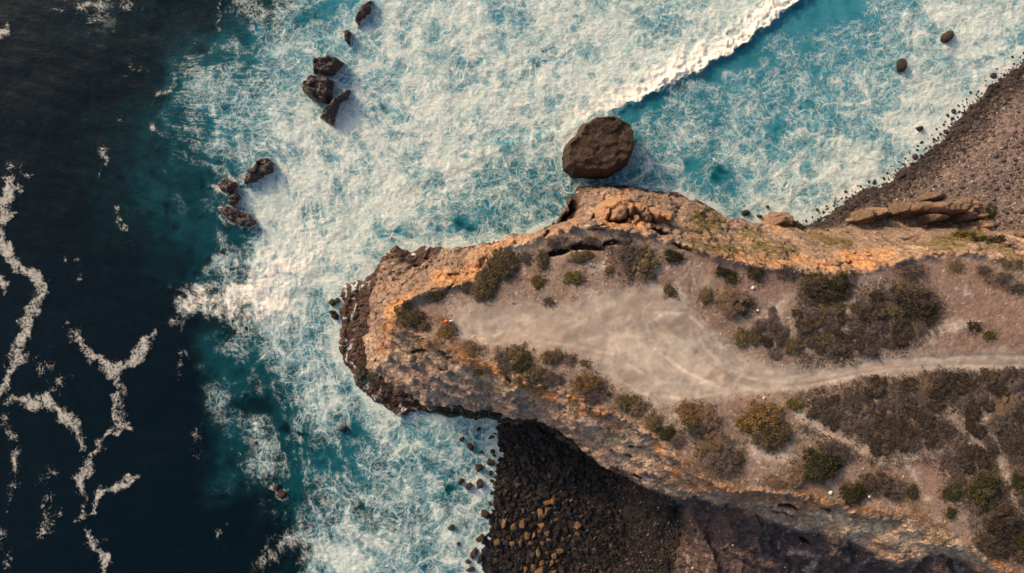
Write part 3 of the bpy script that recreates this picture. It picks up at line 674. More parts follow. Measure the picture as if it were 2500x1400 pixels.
TF = ["0111123798999998999999999", "0001357899999999998899999", "0002578899999999889999999", "0012478899999988889999999", "0013348899987778889999999", "0012348899887777889999999", "0001248899988888899999999",
      "0000025799999999999999999", "0000045789999999999999999", "0000044678999999999999999", "0000044567889999999999999", "0000033566778899999999999", "0000001455667899999999999", "0000000677778899999999999"]
FF = ["0010013568998998888435799", "0000125678999998876546899", "0000257788999988766567999", "0000258889998877655678999", "0000117999876555446799999", "0000025999655445667899999", "0000014899777678889999999",
      "0000015799999888888888888", "0000024589999888888888888", "0000023467888777777777777", "0000023446666667888888888", "0000013245655678999999999", "0000001256656789999999999", "0000000687778788888888888"]

sx = axis(-84.0, 83.0, 0.2, -6000.0, 6000.0)
sy = axis(-48.5, 48.5, 0.2, -6000.0, 6000.0)
X2, Y2 = np.meshgrid(sx, sy, indexing='ij')
u = X2 / K + 1250; v = 700 - Y2 / K
a1 = fbm(X2 * .12, Y2 * .12, 5, 3); a2 = fbm(X2 * .12 + 31, Y2 * .12, 5, 5); b1 = fbm(X2 * .7, Y2 * .7, 4, 1); b2 = fbm(X2 * .7 + 11, Y2 * .7, 4, 6)
uw = u + 130 * (a1 - .5) + 34 * (b1 - .5); vw = v + 130 * (a2 - .5) + 34 * (b2 - .5)
us = u + 26 * (a1 - .5) + 30 * (b1 - .5); vs = v + 26 * (a2 - .5) + 30 * (b2 - .5)
ut = u + 30 * (b1 - .5) + 12 * (fbm(X2 * 1.6, Y2 * 1.6, 3, 2) - .5); vt = v + 30 * (b2 - .5) + 12 * (fbm(X2 * 1.6 + 5, Y2 * 1.6, 3, 3) - .5)
sT = digits(TF, uw, vw); sF = digits(FF, uw, vw)
sT = sT - .42 * sstep(-20, 30, f_dark(uw, vw)) * sstep(.2, .6, sT)
sF = sF * (1 - .8 * sstep(-20, 22, f_dark(uw, vw)))
side = _bs(ut, vt)                      # positive behind the breaking crest
frontd = -side
bd = f_break(ut, vt)
endf = sstep(1250, 1560, u)
# turquoise trough in front of the crest, white pile behind it
sF = np.where(frontd > 0, sF - .6 * np.exp(-(frontd / 85.0) ** 1.5) * endf * sstep(1450, 1600, u), sF)
sT = np.where(frontd > 0, sT - .12 * np.exp(-(frontd / 40.0) ** 2) * sstep(1500, 1600, u), sT)
white = np.where(side > 0, sstep(150, 4, bd) ** 1.6 * (0.35 + .65 * endf), 0) * sstep(1180, 1400, u)
c2d = f_c2(us, vs)
white = np.maximum(white, .5 * sstep(16, 3, c2d))
pl = f_plume(us + 60 * (b1 - .5), vs + 60 * (b2 - .5))
white = np.maximum(white, .86 * sstep(-34, 30, pl)); sF = sF + .4 * sstep(-60, 0, pl)
crm = sstep(-28, 22, f_cream(us, vs))
white = np.maximum(white, .36 * crm); sF = sF + .28 * crm
uq = us + 34 * (fbm(X2 * .45, Y2 * .45, 4, 2) - .5); vq = vs + 34 * (fbm(X2 * .45 + 9, Y2 * .45, 4, 4) - .5)
stream = np.maximum(sstep(-12, 12, f_st(uq, vq)) * (.78 + .7 * (b2 - .5)), .34 * sstep(-12, 10, f_ft(uq, vq)))
# wash around rocks and along the shore
lv = f_land(u, v)
shore = sstep(-34, -4, lv + 12 * (b1 - .5)) * sstep(440, 640, u)
southsh = sstep(980, 1010, v) * sstep(1190, 1100, u)
sF = np.clip(sF + .35 * shore * (1 - southsh * .7), 0, 1.1)
nsh = sstep(1900, 1960, u) * sstep(-80, -6, lv) * sstep(600, 500, v)
white = np.maximum(white, nsh * .55)
for pts, hh, lab in SEA_ROCKS:
    d = dist_poly(pts, us, vs, True)
    cxr = np.mean([q[0] for q in pts]); cyr = np.mean([q[1] for q in pts])
    big = 1.0 if hh < 4 else .35
    ring = sstep(26, 4, d) * big
    white = np.maximum(white, ring * .38)
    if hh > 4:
        dark_water = np.exp(-((u - 1500) / 90.0) ** 2 - ((v - 455) / 30.0) ** 2)
        sF = sF * (1 - .55 * dark_water); sT = sT - .2 * dark_water  # thinner foam and darker water just below the big rock
        white = np.maximum(white, .55 * sstep(16, 2, d) * sstep(1440, 1400, u))
for (ox, oy, r1, r2, an, hh, lab) in OVAL:
    d = np.hypot(us - ox, vs - oy)
    white = np.maximum(white, .45 * sstep(r1 + 14, r1 + 2, d))
for ox, oy, r in SUBM:
    g = np.exp(-(np.hypot(us - ox, (vs - oy) * 1.2) / r) ** 2)
    sF = sF - .45 * g; sT = sT - .4 * g; white = white * (1 - .8 * g)
sF = np.clip(sF, 0, 1.1); sT = np.clip(sT, 0, 1)
_al = math.radians(33) - math.radians(75) * sstep(900, 620, u) * sstep(200, 420, v)
_bx = (X2 - 0) ; _by = Y2
psi = (_by * math.cos(math.radians(30)) - _bx * math.sin(math.radians(30))) + 16 * (fbm(X2 * .035, Y2 * .035, 3, 6) - .5) + 3.5 * (fbm(X2 * .2, Y2 * .2, 2, 2) - .5)
lw = sstep(1000, 640, u) * sstep(120, 420, v)
psi = psi * (1 - lw) + lw * (_bx * .9 + _by * .35 + 14 * (fbm(X2 * .045 + 7, Y2 * .045, 3, 1) - .5))
phi = (_bx * math.cos(math.radians(30)) + _by * math.sin(math.radians(30))) * (1 - lw) + lw * _by + 6 * (fbm(X2 * .08 + 3, Y2 * .08, 2, 5) - .5)
# water height
swell = 0.5 * (fbm(X2 * .06 + Y2 * .03, Y2 * .09, 3, 4) - .5)
chop = 0.16 * (fbm((X2 * .5 + Y2 * .8) * .9, (Y2 * .5 - X2 * .8) * .35, 4, 2) - .5)
foamrel = sstep(.15, .8, sF) * (0.34 * (fbm(X2 * .55, Y2 * .55, 4, 7) - .5) + 0.12 * (fbm(X2 * 2.2, Y2 * 2.2, 2, 3) - .5))
zs = swell + chop + foamrel
bil = 1 - np.abs(2 * vn(X2 * .9, Y2 * .9, 2) - 1); bil2 = 1 - np.abs(2 * vn(X2 * 2.1, Y2 * 2.1, 4) - 1)
ck = sstep(1430, 1640, u)
crest = np.where(side > 0, np.exp(-(bd / 42.0) ** 1.3), np.exp(-(bd / (9 + 9 * (1 - ck))) ** 2))
zs = zs + ck * crest * (.55 + .4 * (bil - .5) + .22 * (bil2 - .5) + .5 * (b1 - .5))
zs = zs + ck * np.where(side > 0, sstep(70, 10, bd), 0) * (.22 * (bil2 - .5) + .25 * (bil - .5))
zs = zs + .16 * (1 - ck) * np.exp(-(np.minimum(bd, c2d) / 14.0) ** 2) * sstep(880, 1000, u)
plm = sstep(-22, 40, pl)
zs = zs + plm * .2 * (1.0 + .9 * (fbm(X2 * .4, Y2 * .4, 3, 2) - .3) + .25 * (bil - .4) + .06 * (bil2 - .5)) * sstep(430, 560, u)
zs = zs + .12 * stream * (b1)
# settle the level along shores so that the swash line stays where it is
zs = zs * sstep(2, -40, lv) + 0.0
zs = np.where((np.abs(X2) > 90) | (np.abs(Y2) > 55), zs * .3, zs)
far = sstep(0, 40, np.maximum(np.abs(X2) - 84, np.abs(Y2) - 50))
# no water under the land
FS = grid_faces(*X2.shape)
lf = lv.ravel()[FS].mean(1)
Fk = FS[lf < 170]
used, inv = np.unique(Fk, return_inverse=True)
Vs = np.stack([X2, Y2, zs], -1).reshape(-1, 3)[used]

def sea_material():
    t = NT('sea_water_and_foam')
    p = t.pos()
    T = t.attr('turq'); F = t.attr('foam'); S = t.attr('white'); ST = t.attr('streak')
    flat = t.vmath('MULTIPLY', p, (1, 1, 0))
    wa = t.vmath('SCALE', t.vmath('SUBTRACT', t.noise(flat, .16, 2, .5, True), (.5, .5, .5)), 3.6)
    wb = t.vmath('SCALE', t.vmath('SUBTRACT', t.noise(flat, .8, 1, .5, True), (.5, .5, .5)), .95)
    wc = t.vmath('SCALE', t.vmath('SUBTRACT', t.noise(flat, 3.2, 1, .5, True), (.5, .5, .5)), .20)
    w = t.vmath('ADD', t.vmath('ADD', flat, wa), t.vmath('ADD', wb, wc))
    big = t.noise(flat, .13, 4, .55); mid = t.noise(w, .45, 5, .6); fine = t.noise(w, 2.4, 5, .65); vf = t.noise(flat, 7.0, 3, .6)
    fw = t.n('ShaderNodeSeparateXYZ'); t.l(t.vmath('SUBTRACT', w, flat), fw.inputs[0])
    fl = t.n('ShaderNodeCombineXYZ'); t.l(t.math('MULTIPLY', t.math('ADD', t.attr('phi'), fw.outputs[0]), .36), fl.inputs[0]); t.l(t.math('ADD', t.attr('psi'), t.math('ADD', t.math('MULTIPLY', fw.outputs[1], 1.1), t.math('MULTIPLY', t.math('SUBTRACT', t.noise(flat, .3, 4, .6), .5), 5.0))), fl.inputs[1])
    flow = t.noise(fl.outputs[0], .36, 5, .6); flow2 = t.noise(t.vmath('ADD', fl.outputs[0], (31, 7, 0)), 1.1, 4, .6)
    cen = lambda n_, k: t.math('MULTIPLY', t.math('SUBTRACT', n_, .5), k)
    em = t.ss(t.noise(flat, .09, 2, .5), .42, .58)
    e1a = t.math('MULTIPLY', t.vor(w, .27), .8); e1b = t.math('MULTIPLY', t.vor(t.vmath('ADD', w, (3.1, 5.7, 0)), .52), 1.15)
    e1 = t.math('ADD', t.math('MULTIPLY', e1a, em), t.math('MULTIPLY', e1b, t.math('SUBTRACT', 1.0, em))); e2 = t.vor(t.vmath('ADD', w, (7.3, 2.1, 0)), .85); e3 = t.vor(t.vmath('ADD', w, (1.3, 9.1, 0)), 1.9)
    D = t.math('ADD', t.math('SUBTRACT', F, .06), t.math('ADD', t.math('ADD', cen(big, 1.9), cen(mid, .8)), t.math('ADD', cen(flow, 1.15), cen(flow2, .35))))
    # bubble clouds: thick along the cell walls, open water in the middle of the cells
    cell = t.math('MINIMUM', t.math('MULTIPLY', e1, 1.5), t.math('ADD', t.math('MULTIPLY', e2, 1.9), .08))
    milk = t.ss(t.math('ADD', t.math('SUBTRACT', D, t.math('MULTIPLY', cell, 1.15)), cen(fine, .9)), .02, .85)
    milk = t.math('MULTIPLY', milk, t.ss(F, .02, .25))
    milk = t.math('MULTIPLY', milk, t.math('SUBTRACT', 1.0, t.math('MULTIPLY', t.math('MULTIPLY', t.ss(e1, .1, .4), t.ss(D, 1.05, .5)), .45)))
    floor_ = t.math('MULTIPLY', t.ss(t.math('ADD', F, t.math('ADD', cen(big, 1.2), cen(flow, 1.7))), .6, 1.12), t.ss(t.math('ADD', mid, cen(fine, .4)), .32, .62, .30, .95))
    milk = t.math('MAXIMUM', milk, floor_)
    wdt = t.math('MULTIPLY', t.ss(fine, .35, .65, .02, .12), t.math('ADD', .45, F))
    l1 = t.math('SUBTRACT', 1.0, t.ss(e1, 0.0, wdt)); l2 = t.math('SUBTRACT', 1.0, t.ss(e2, 0.0, wdt)); l3 = t.math('SUBTRACT', 1.0, t.ss(e3, 0.0, .13))
    k1 = t.ss(D, .08, .45); k2 = t.ss(t.math('ADD', D, cen(mid, .8)), .3, .8); k3 = t.ss(t.math('ADD', D, cen(fine, 1.0)), .45, 1.0)
    lace = t.math('MAXIMUM', t.math('MULTIPLY', l1, t.math('MULTIPLY', k1, .72)), t.math('MULTIPLY', l2, t.math('MULTIPLY', k2, .6)))
    lace = t.math('MAXIMUM', lace, t.math('MULTIPLY', l3, t.math('MULTIPLY', k3, .45)))
    rid = t.math('SUBTRACT', 1.0, t.math('ABSOLUTE', t.math('SUBTRACT', t.math('MULTIPLY', t.noise(w, 1.1, 5, .62), 2), 1)))
    rid = t.math('MULTIPLY', t.ss(rid, .84, 1.0), t.math('MULTIPLY', k1, .45))
    lace = t.math('MAXIMUM', lace, rid)
    lace = t.math('MULTIPLY', lace, t.ss(t.math('ADD', fine, cen(vf, .5)), .3, .6, .35, 1.0))
    lace = t.math('MULTIPLY', lace, t.ss(t.math('ADD', mid, cen(flow2, .8)), .34, .58, .5, 1.0))
    wisp = t.math('MULTIPLY', t.ss(t.math('ADD', flow2, cen(fine, .6)), .50, .72), t.math('MULTIPLY', t.ss(D, .45, 1.0), t.ss(F, .1, .45, 0, .5)))
    lace = t.math('MAXIMUM', lace, wisp)
    lace = t.math('MULTIPLY', lace, t.ss(F, .03, .22))
    # solid foam
    solid = t.ss(t.math('ADD', S, t.math('ADD', cen(mid, 1.2), t.math('ADD', cen(fine, .9), cen(flow2, 1.3)))), .25, 1.05)
    solid = t.math('MULTIPLY', solid, t.ss(S, .02, .25))
    stn = t.math('ADD', ST, t.math('ADD', cen(fine, 1.7), t.math('ADD', cen(mid, 1.9), cen(flow2, .8))))
    strk = t.math('MULTIPLY', t.ss(stn, .34, .98), t.ss(ST, .03, .2))
    strk = t.math('MULTIPLY', strk, t.ss(t.math('SUBTRACT', t.math('ADD', fine, cen(vf, .5)), t.math('MULTIPLY', e2, .35)), .26, .52, .4, 1.0))
    op = t.math('MULTIPLY', t.ss(t.noise(t.vmath('MULTIPLY', flat, (.9, 1.2, 0)), .7, 6, .7), .66, .82), .06)
    # water body
    tn = t.math('ADD', T, t.math('ADD', t.math('MULTIPLY', t.math('SUBTRACT', big, .5), .35), t.math('MULTIPLY', t.math('SUBTRACT', mid, .5), .42)), None, True)
    cr = t.n('ShaderNodeSeparateColor'); t.l(t.vor(w, .40, 'F1', 'Color'), cr.inputs[0])
    pit = t.math('MULTIPLY', t.ss(cr.outputs[0], .45, .95), t.ss(e1, .08, .35))
    tn = t.math('SUBTRACT', tn, t.math('MULTIPLY', pit, .17), None, True)
    tn = t.math('MULTIPLY', tn, t.ss(T, .0, .12))
    water = t.ramp(tn, [(0, (.0012, .0062, .011)), (.22, (.002, .016, .022)), (.48, (.004, .055, .074)), (.75, (.014, .135, .185)), (1, (.042, .215, .285))])
    mc = t.mix(t.ss(D, .5, 1.1), (.16, .35, .40), (.44, .555, .54))
    col = t.mix(t.math('MULTIPLY', milk, .93), water, mc)
    ft = t.math('MAXIMUM', t.math('MAXIMUM', lace, solid), t.math('MAXIMUM', t.math('MULTIPLY', strk, .56), op))
    ft = t.math('MINIMUM', ft, 1.0)
    col = t.mix(ft, col, (.80, .775, .70))
    t.l(col, t.b.inputs['Base Color'])
    t.l(t.ss(t.math('MAXIMUM', ft, milk), 0, .5, .16, .75), t.b.inputs['Roughness'])
    t.b.inputs['IOR'].default_value = 1.33
    t.b.inputs['Specular IOR Level'].default_value = 0.22
    h = t.math('ADD', t.math('MULTIPLY', ft, .14), t.math('MULTIPLY', t.noise(t.vmath('MULTIPLY', flat, (.6, 1.3, 1)), 2.0, 4, .5), t.ss(F, 0, .3, .16, .4)))
    h = t.math('ADD', h, t.math('MULTIPLY', t.math('MULTIPLY', fine, .5), t.math('MAXIMUM', milk, S)))
    t.l(t.bump(h, .28, .7), t.b.inputs['Normal'])
    return t.m
M_sea = sea_material()
far_ = (1 - far).ravel()[used]
me = mesh_np('sea', Vs, inv.reshape(Fk.shape), True,
             {'turq': sT.ravel()[used], 'foam': sF.ravel()[used] * far_, 'white': np.clip(white, 0, 1).ravel()[used], 'streak': np.clip(stream, 0, 1).ravel()[used], 'psi': psi.ravel()[used], 'phi': phi.ravel()[used]})
link('sea', me, M_sea, None, kind='structure')

# ================================================================== ROCKS AND BOULDERS
def rock_material(name, c1, c2, c3_, rough=.85, foam=0.0, foam_top=1.0, scale=1.0, grain=1.0):
    t = NT(name)
    tc = t.n('ShaderNodeTexCoord').outputs['Object']
    info = t.n('ShaderNodeObjectInfo').outputs['Random']
    p = t.vmath('ADD', tc, t.n('ShaderNodeObjectInfo').outputs['Location'])
    n1_ = t.noise(p, .9 * scale, 5, .6); n2_ = t.noise(p, 4.0 * scale, 5, .65); v = t.vor(p, 1.3 * scale, 'DISTANCE_TO_EDGE', 'Distance', '3D')
    col = t.mix(t.ss(n1_, .35, .65), c1, c2)
    col = t.mix(t.math('MULTIPLY', t.ss(n2_, .5, .7), .7), col, c3_)
    crack = t.ss(v, 0, .05, .55, 1.0)
    col = t.vmath('SCALE', col, t.math('MULTIPLY', crack, t.ss(info, 0, 1, .75, 1.25)))
    wz = t.n('ShaderNodeSeparateXYZ'); t.l(t.pos(), wz.inputs[0])
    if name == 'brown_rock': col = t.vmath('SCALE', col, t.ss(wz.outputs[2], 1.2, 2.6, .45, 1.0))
    if foam > 0:
        pp = t.pos()
        w_ = t.vmath('ADD', pp, t.vmath('SCALE', t.vmath('SUBTRACT', t.noise(pp, 1.2, 3, .5, True), (.5, .5, .5)), 1.6))
        rid = t.math('SUBTRACT', 1.0, t.math('ABSOLUTE', t.math('SUBTRACT', t.math('MULTIPLY', t.noise(t.vmath('MULTIPLY', w_, (1, 1.6, .6)), 1.5, 5, .6), 2), 1)))
        low = t.ss(wz.outputs[2], .05, foam_top, 1.0, 0.0)
        fm = t.math('MULTIPLY', t.ss(t.math('ADD', rid, t.math('MULTIPLY', low, .35)), .9, 1.15), foam)
        col = t.mix(fm, col, (.72, .73, .72))
    t.l(col, t.b.inputs['Base Color']); t.b.inputs['Roughness'].default_value = rough
    t.b.inputs['Specular IOR Level'].default_value = .35
    h = t.math('ADD', n2_, t.math('MULTIPLY', t.ss(v, 0, .08), .6))
    t.l(t.bump(h, .22 * grain, .8), t.b.inputs['Normal'])
    return t.m
M_wet = rock_material('wet_dark_rock', (.042, .021, .018), (.026, .013, .013), (.07, .038, .03), .55, .6, .7)
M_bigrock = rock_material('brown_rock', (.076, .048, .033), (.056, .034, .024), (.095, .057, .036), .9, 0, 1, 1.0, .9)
M_ochre = rock_material('ochre_rock', (.42, .225, .11), (.31, .19, .125), (.42, .30, .21), .9, 0, 1, 1.6, 1.5)
M_beige = rock_material('beige_rock', (.26, .175, .12), (.17, .11, .078), (.34, .245, .18), .9, 0, 1, 1.6, 1.5)
M_boul_w = rock_material('wet_boulder', (.036, .021, .017), (.022, .014, .013), (.065, .04, .03), .5, 0, 1, 2)
M_boul_d = rock_material('shade_dark_boulder', (.017, .013, .013), (.011, .009, .010), (.035, .025, .02), .7, 0, 1, 2)  # dark stone, lowered further to carry the cliff's shade
M_boul_t = rock_material('tan_boulder', (.21, .125, .058), (.14, .085, .042), (.25, .165, .085), .85, 0, 1, 2)
M_cob = rock_material('grey_brown_cobble', (.19, .145, .125), (.13, .095, .085), (.27, .22, .195), .85, 0, 1, 2)
M_cobw = rock_material('wet_cobble', (.06, .042, .04), (.04, .028, .03), (.09, .065, .06), .5, 0, 1, 2)

def outline_rock(name, pts, z_base, h, mat, res=0.16, edge=9.0, tilt=(0, 0), ztop=None, flat=.6, seed=0, parent=None, origin=None, bumpk=1.0, **props):
    """a rock with the given outline: ragged rim, steep sides, broken top"""
    W = np.array([P(x, y, z_base + h * .6)[:2] for x, y in pts])
    c = W.mean(0)
    x0, y0 = W.min(0) - .6; x1, y1 = W.max(0) + .6
    gx = np.arange(x0, x1 + res, res); gy = np.arange(y0, y1 + res, res)
    A, Bq = np.meshgrid(gx, gy, indexing='ij')
    qx_ = A + .45 * (fbm(A * 1.3 + seed, Bq * 1.3, 3, seed) - .5); qy_ = Bq + .45 * (fbm(A * 1.3, Bq * 1.3 + seed, 3, seed + 2) - .5)
    d = sdf([tuple(p) for p in W], qx_, qy_)
    ed = edge * K
    prof = np.clip(d / ed, -1, 1)
    prof = np.where(prof > 0, prof ** .55, prof * 3.0)
    f1, fe, fc_ = worley(A * .7 + seed, Bq * .9 + seed, seed)
    top = flat + (1 - flat) * fbm(A * .35 + seed, Bq * .35, 3, seed + 1)
    z = z_base + h * prof * top + np.where(prof > .2, 1, .3) * bumpk * (.28 * h ** .5 * (fc_ - .5) - .18 * (1 - sstep(0, .1, fe)) + .3 * (fbm(A * 1.6, Bq * 1.6, 3, seed + 3) - .5) + .5 * (ridged(A * .55 + seed, Bq * .8, 3, seed + 2) - .5))
    z = z + tilt[0] * (A - c[0]) + tilt[1] * (Bq - c[1])
    z = np.where(d < 0, np.minimum(z, z_base + d * 4), z)
    FF_ = grid_faces(*A.shape)
    k = d.ravel()[FF_].max(1) > -.35
    FF_ = FF_[k]
    us_, inv_ = np.unique(FF_, return_inverse=True)
    off = np.array([c[0], c[1], z_base]) if origin is None else np.array(origin)
    Vr = np.stack([A, Bq, z], -1).reshape(-1, 3)[us_] - off
    me = mesh_np(name, Vr, inv_.reshape(FF_.shape), True)
    o = link(name, me, mat, parent, **props)
    if origin is None: o.location = off
    return o
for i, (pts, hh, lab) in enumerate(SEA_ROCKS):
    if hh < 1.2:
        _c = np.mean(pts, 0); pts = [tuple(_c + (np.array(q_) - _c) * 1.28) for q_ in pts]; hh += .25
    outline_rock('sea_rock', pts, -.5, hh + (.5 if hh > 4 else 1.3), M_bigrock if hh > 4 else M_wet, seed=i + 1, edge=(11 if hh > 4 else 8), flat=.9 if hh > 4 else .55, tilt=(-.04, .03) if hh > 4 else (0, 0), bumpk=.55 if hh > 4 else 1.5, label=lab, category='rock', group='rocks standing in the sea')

# faceted and rounded stones
def stone_mesh(name, seed, kind='angular', n=14):
    rs = random.Random(seed)
    bm = bmesh.new()
    if kind == 'angular':
        for i in range(n):
            q = Vector((rs.gauss(0, 1), rs.gauss(0, 1), rs.gauss(0, 1))).normalized()
            m_ = max(abs(q.x), abs(q.y), abs(q.z))
            q = q / m_ * (.78 + .22 * rs.random()) if rs.random() < .75 else q
            bm.verts.new(q)
        r = bmesh.ops.convex_hull(bm, input=bm.verts)
        for v_ in [v_ for v_ in bm.verts if not v_.link_faces]: bm.verts.remove(v_)
        bmesh.ops.bevel(bm, geom=list(bm.edges), offset=.09, segments=1, affect='EDGES')
    else:
        bmesh.ops.create_icosphere(bm, subdivisions=2, radius=1)
        ax = [Vector((rs.gauss(0, 1), rs.gauss(0, 1), rs.gauss(0, 1))).normalized() for _ in range(5)]
        cut = [.62 + .25 * rs.random() for _ in ax]
        for v_ in bm.verts:
            for a_, c_ in zip(ax, cut):
                d_ = v_.co.dot(a_)
                if d_ > c_: v_.co -= a_ * (d_ - c_) * .85
            v_.co *= 1 + rs.uniform(-.04, .04)
    bm.faces.ensure_lookup_table()
    me = bpy.data.meshes.new(name); bm.to_mesh(me); bm.free()
    for p_ in me.polygons: p_.use_smooth = (kind != 'angular')
    return me
ANG = {mt.name: [stone_mesh('boulder', 40 + i, 'angular', 12 + i) for i in range(6)] for mt in (M_boul_w, M_boul_d, M_boul_t)}
RND = {mt.name: [stone_mesh('cobble', 80 + i, 'round') for i in range(6)] for mt in (M_cob, M_cobw, M_boul_w)}
for mt in (M_boul_w, M_boul_d, M_boul_t):
    for me in ANG[mt.name]: me.materials.append(mt)
for mt in (M_cob, M_cobw, M_boul_w):
    for me in RND[mt.name]: me.materials.append(mt)
def put_stone(name, me, x, y, z, sx_, sy_, sz_, rot, label, category, group):
    o = bpy.data.objects.new(name, me); COL.objects.link(o)
    o.location = (x, y, z); o.rotation_euler = (RS.uniform(-.25, .25), RS.uniform(-.25, .25), rot); o.scale = (sx_, sy_, sz_)
    o['label'] = label; o['category'] = category; o['group'] = group
    return o
for i, (ox, oy, r1, r2, an, hh, lab) in enumerate(OVAL):
    q = P(ox, oy, .2)
    rnd_ = ox > 1500 or lab.startswith('reddish')
    me = (RND if rnd_ else ANG)[M_boul_w.name][i % 6]
    put_stone('sea_boulder', me, q[0], q[1], .05, r1 * K * 1.12, r2 * K * 1.12, hh + .25, math.radians(an), lab, 'boulder', 'lone boulders in the wash')

# ---- shore cobbles in the swash of the shingle beach
def walk(line, n, spread):
    W = np.array(line, float); seg = np.hypot(*(W[1:] - W[:-1]).T); cs = np.concatenate([[0], np.cumsum(seg)])
    out = []
    for _ in range(n):
        s = RS.uniform(0, cs[-1]); i = min(np.searchsorted(cs, s) - 1, len(seg) - 1); i = max(i, 0)
        t_ = (s - cs[i]) / seg[i]; p_ = W[i] + (W[i + 1] - W[i]) * t_
        nn = np.array([-(W[i + 1] - W[i])[1], (W[i + 1] - W[i])[0]]) / seg[i]
        out.append(p_ + nn * spread())
    return out
swash = [(2505, 125), (2420, 190), (2350, 262), (2290, 330), (2230, 385), (2150, 438), (2060, 482), (2010, 520), (1965, 548)]
n_c = 0; pts_c = []
for pxy in walk(swash, 900, lambda: -abs(RS.normal(0, 22)) + 14):
    r = RS.gamma(3.0, 1.15)
    if r < 2.6: continue
    r = min(r, 9)
    if any((pxy[0] - a) ** 2 + (pxy[1] - b) ** 2 < (r + c) ** 2 * 1.1 for a, b, c in pts_c): continue
    if f_land(np.array([pxy[0]]), np.array([pxy[1]]))[0] < -60: continue
    pts_c.append((pxy[0], pxy[1], r))
pts_c = sorted(pts_c, key=lambda q: -q[2])[:190]
for i, (a, b, r) in enumerate(pts_c):
    q = P(a, b, .3); g_ = float(ground(q[0], q[1]))
    put_stone('shore_cobble', RND[M_cobw.name][i % 6], q[0], q[1], max(g_, -.12) + r * K * .12, r * K, r * K * RS.uniform(.65, 1), r * K * .62, RS.uniform(0, 6.3),
              'dark wet rounded cobble sitting in the white swash along the shingle beach', 'cobble', 'wet cobbles in the swash line')
pts_b = []
for _ in range(2500):
    a = RS.uniform(2010, 2540); b = RS.uniform(150, 580)
    lv_ = f_land(np.array([a]), np.array([b]))[0]; bb = f_bn(np.array([a]), np.array([b]))[0]
    if lv_ < 8 or bb < 8: continue
    r = min(RS.gamma(3.2, .85) * (1.5 if lv_ < 55 else 1), 7.5)
    if r < 2.8: continue
    if any((a - x) ** 2 + (b - y) ** 2 < (r + c) ** 2 for x, y, c in pts_b): continue
    pts_b.append((a, b, r))
pts_b = sorted(pts_b, key=lambda q: -q[2])[:280]
for i, (a, b, r) in enumerate(pts_b):
    q = on_ground(a, b)
    lv_ = f_land(np.array([a]), np.array([b]))[0]
    mt = M_cobw if lv_ < 26 + 10 * RS.rand() else M_cob
    put_stone('beach_cobble', RND[mt.name][i % 6], q[0], q[1], q[2] + r * K * .2, r * K * 1.1, r * K * RS.uniform(.7, 1.05), r * K * .7, RS.uniform(0, 6.3),
              'grey-brown rounded cobble lying on the upper shingle of the right-hand beach', 'cobble', 'cobbles on the shingle beach')

def scatter_stones(name, P3, R, me_list, mat, squash=.65, **props):
    """thousands of small stones joined in one mesh"""
    allV = []; allFc = []; off = 0
    base = []
    for me in me_list:
        bm = bmesh.new(); bm.from_mesh(me); bmesh.ops.triangulate(bm, faces=bm.faces)
        base.append((np.array([v_.co[:] for v_ in bm.verts]), np.array([[v_.index for v_ in f_.verts] for f_ in bm.faces]))); bm.free()
    for k, (bv, bf) in enumerate(base):
        sel = np.arange(len(P3)) % len(base) == k
        Pk = P3[sel]; Rk = R[sel]; n = len(Pk)
        if not n: continue
        an = RS.uniform(0, 6.28, n); c_, s_ = np.cos(an), np.sin(an)
        st = RS.uniform(.65, 1.1, n)
        lx = bv[None, :, 0] * Rk[:, None]; ly = bv[None, :, 1] * (Rk * st)[:, None]; lz = bv[None, :, 2] * Rk[:, None] * squash
        VX = lx * c_[:, None] - ly * s_[:, None] + Pk[:, 0:1]; VY = lx * s_[:, None] + ly * c_[:, None] + Pk[:, 1:2]; VZ = lz + Pk[:, 2:3]
        allV.append(np.stack([VX, VY, VZ], -1).reshape(-1, 3))
        allFc.append((bf[None] + (np.arange(n) * len(bv))[:, None, None]).reshape(-1, 3) + off); off += n * len(bv)
    Vt = np.concatenate(allV); Ft = np.concatenate(allFc)
    return link(name, mesh_np(name, Vt, Ft, False), mat, None, **props)
def small_stone(seed):
    rs = random.Random(seed); bm = bmesh.new()
    for i in range(9):
        q = Vector((rs.gauss(0, 1), rs.gauss(0, 1), rs.gauss(0, 1))).normalized(); bm.verts.new(q)
    bmesh.ops.convex_hull(bm, input=bm.verts)
    for v_ in [v_ for v_ in bm.verts if not v_.link_faces]: bm.verts.remove(v_)
    me = bpy.data.meshes.new('pebble'); bm.to_mesh(me); bm.free(); return me
PEB = [small_stone(i) for i in range(6)]
def pebble_material(name, stops, wet=None):
    t = NT(name)
    r_ = t.n('ShaderNodeNewGeometry').outputs['Random Per Island']
    col = t.ramp(r_, stops)
    t.l(col, t.b.inputs['Base Color']); t.b.inputs['Roughness'].default_value = .8 if not wet else wet
    t.b.inputs['Specular IOR Level'].default_value = .2
    return t.m
M_pebN = pebble_material('shingle_pebbles', [(0, (.10, .075, .068)), (.35, (.175, .132, .115)), (.7, (.235, .185, .165)), (1, (.36, .30, .275))])
M_pebW = pebble_material('wet_shingle_pebbles', [(0, (.02, .016, .018)), (.6, (.055, .04, .038)), (1, (.12, .09, .075))], .45)
M_pebS = pebble_material('shade_dark_stones', [(0, (.006, .006, .007)), (.5, (.020, .015, .015)), (.85, (.05, .036, .03)), (1, (.19, .155, .14))], .6)  # dark stones with the cliff's shade put into their colour
M_bs1 = pebble_material('shade_black_boulders', [(0, (.006, .006, .007)), (.55, (.014, .011, .011)), (.85, (.026, .019, .016)), (1, (.05, .036, .026))], .5)  # wet black stone, made blacker for the shade under the cliff
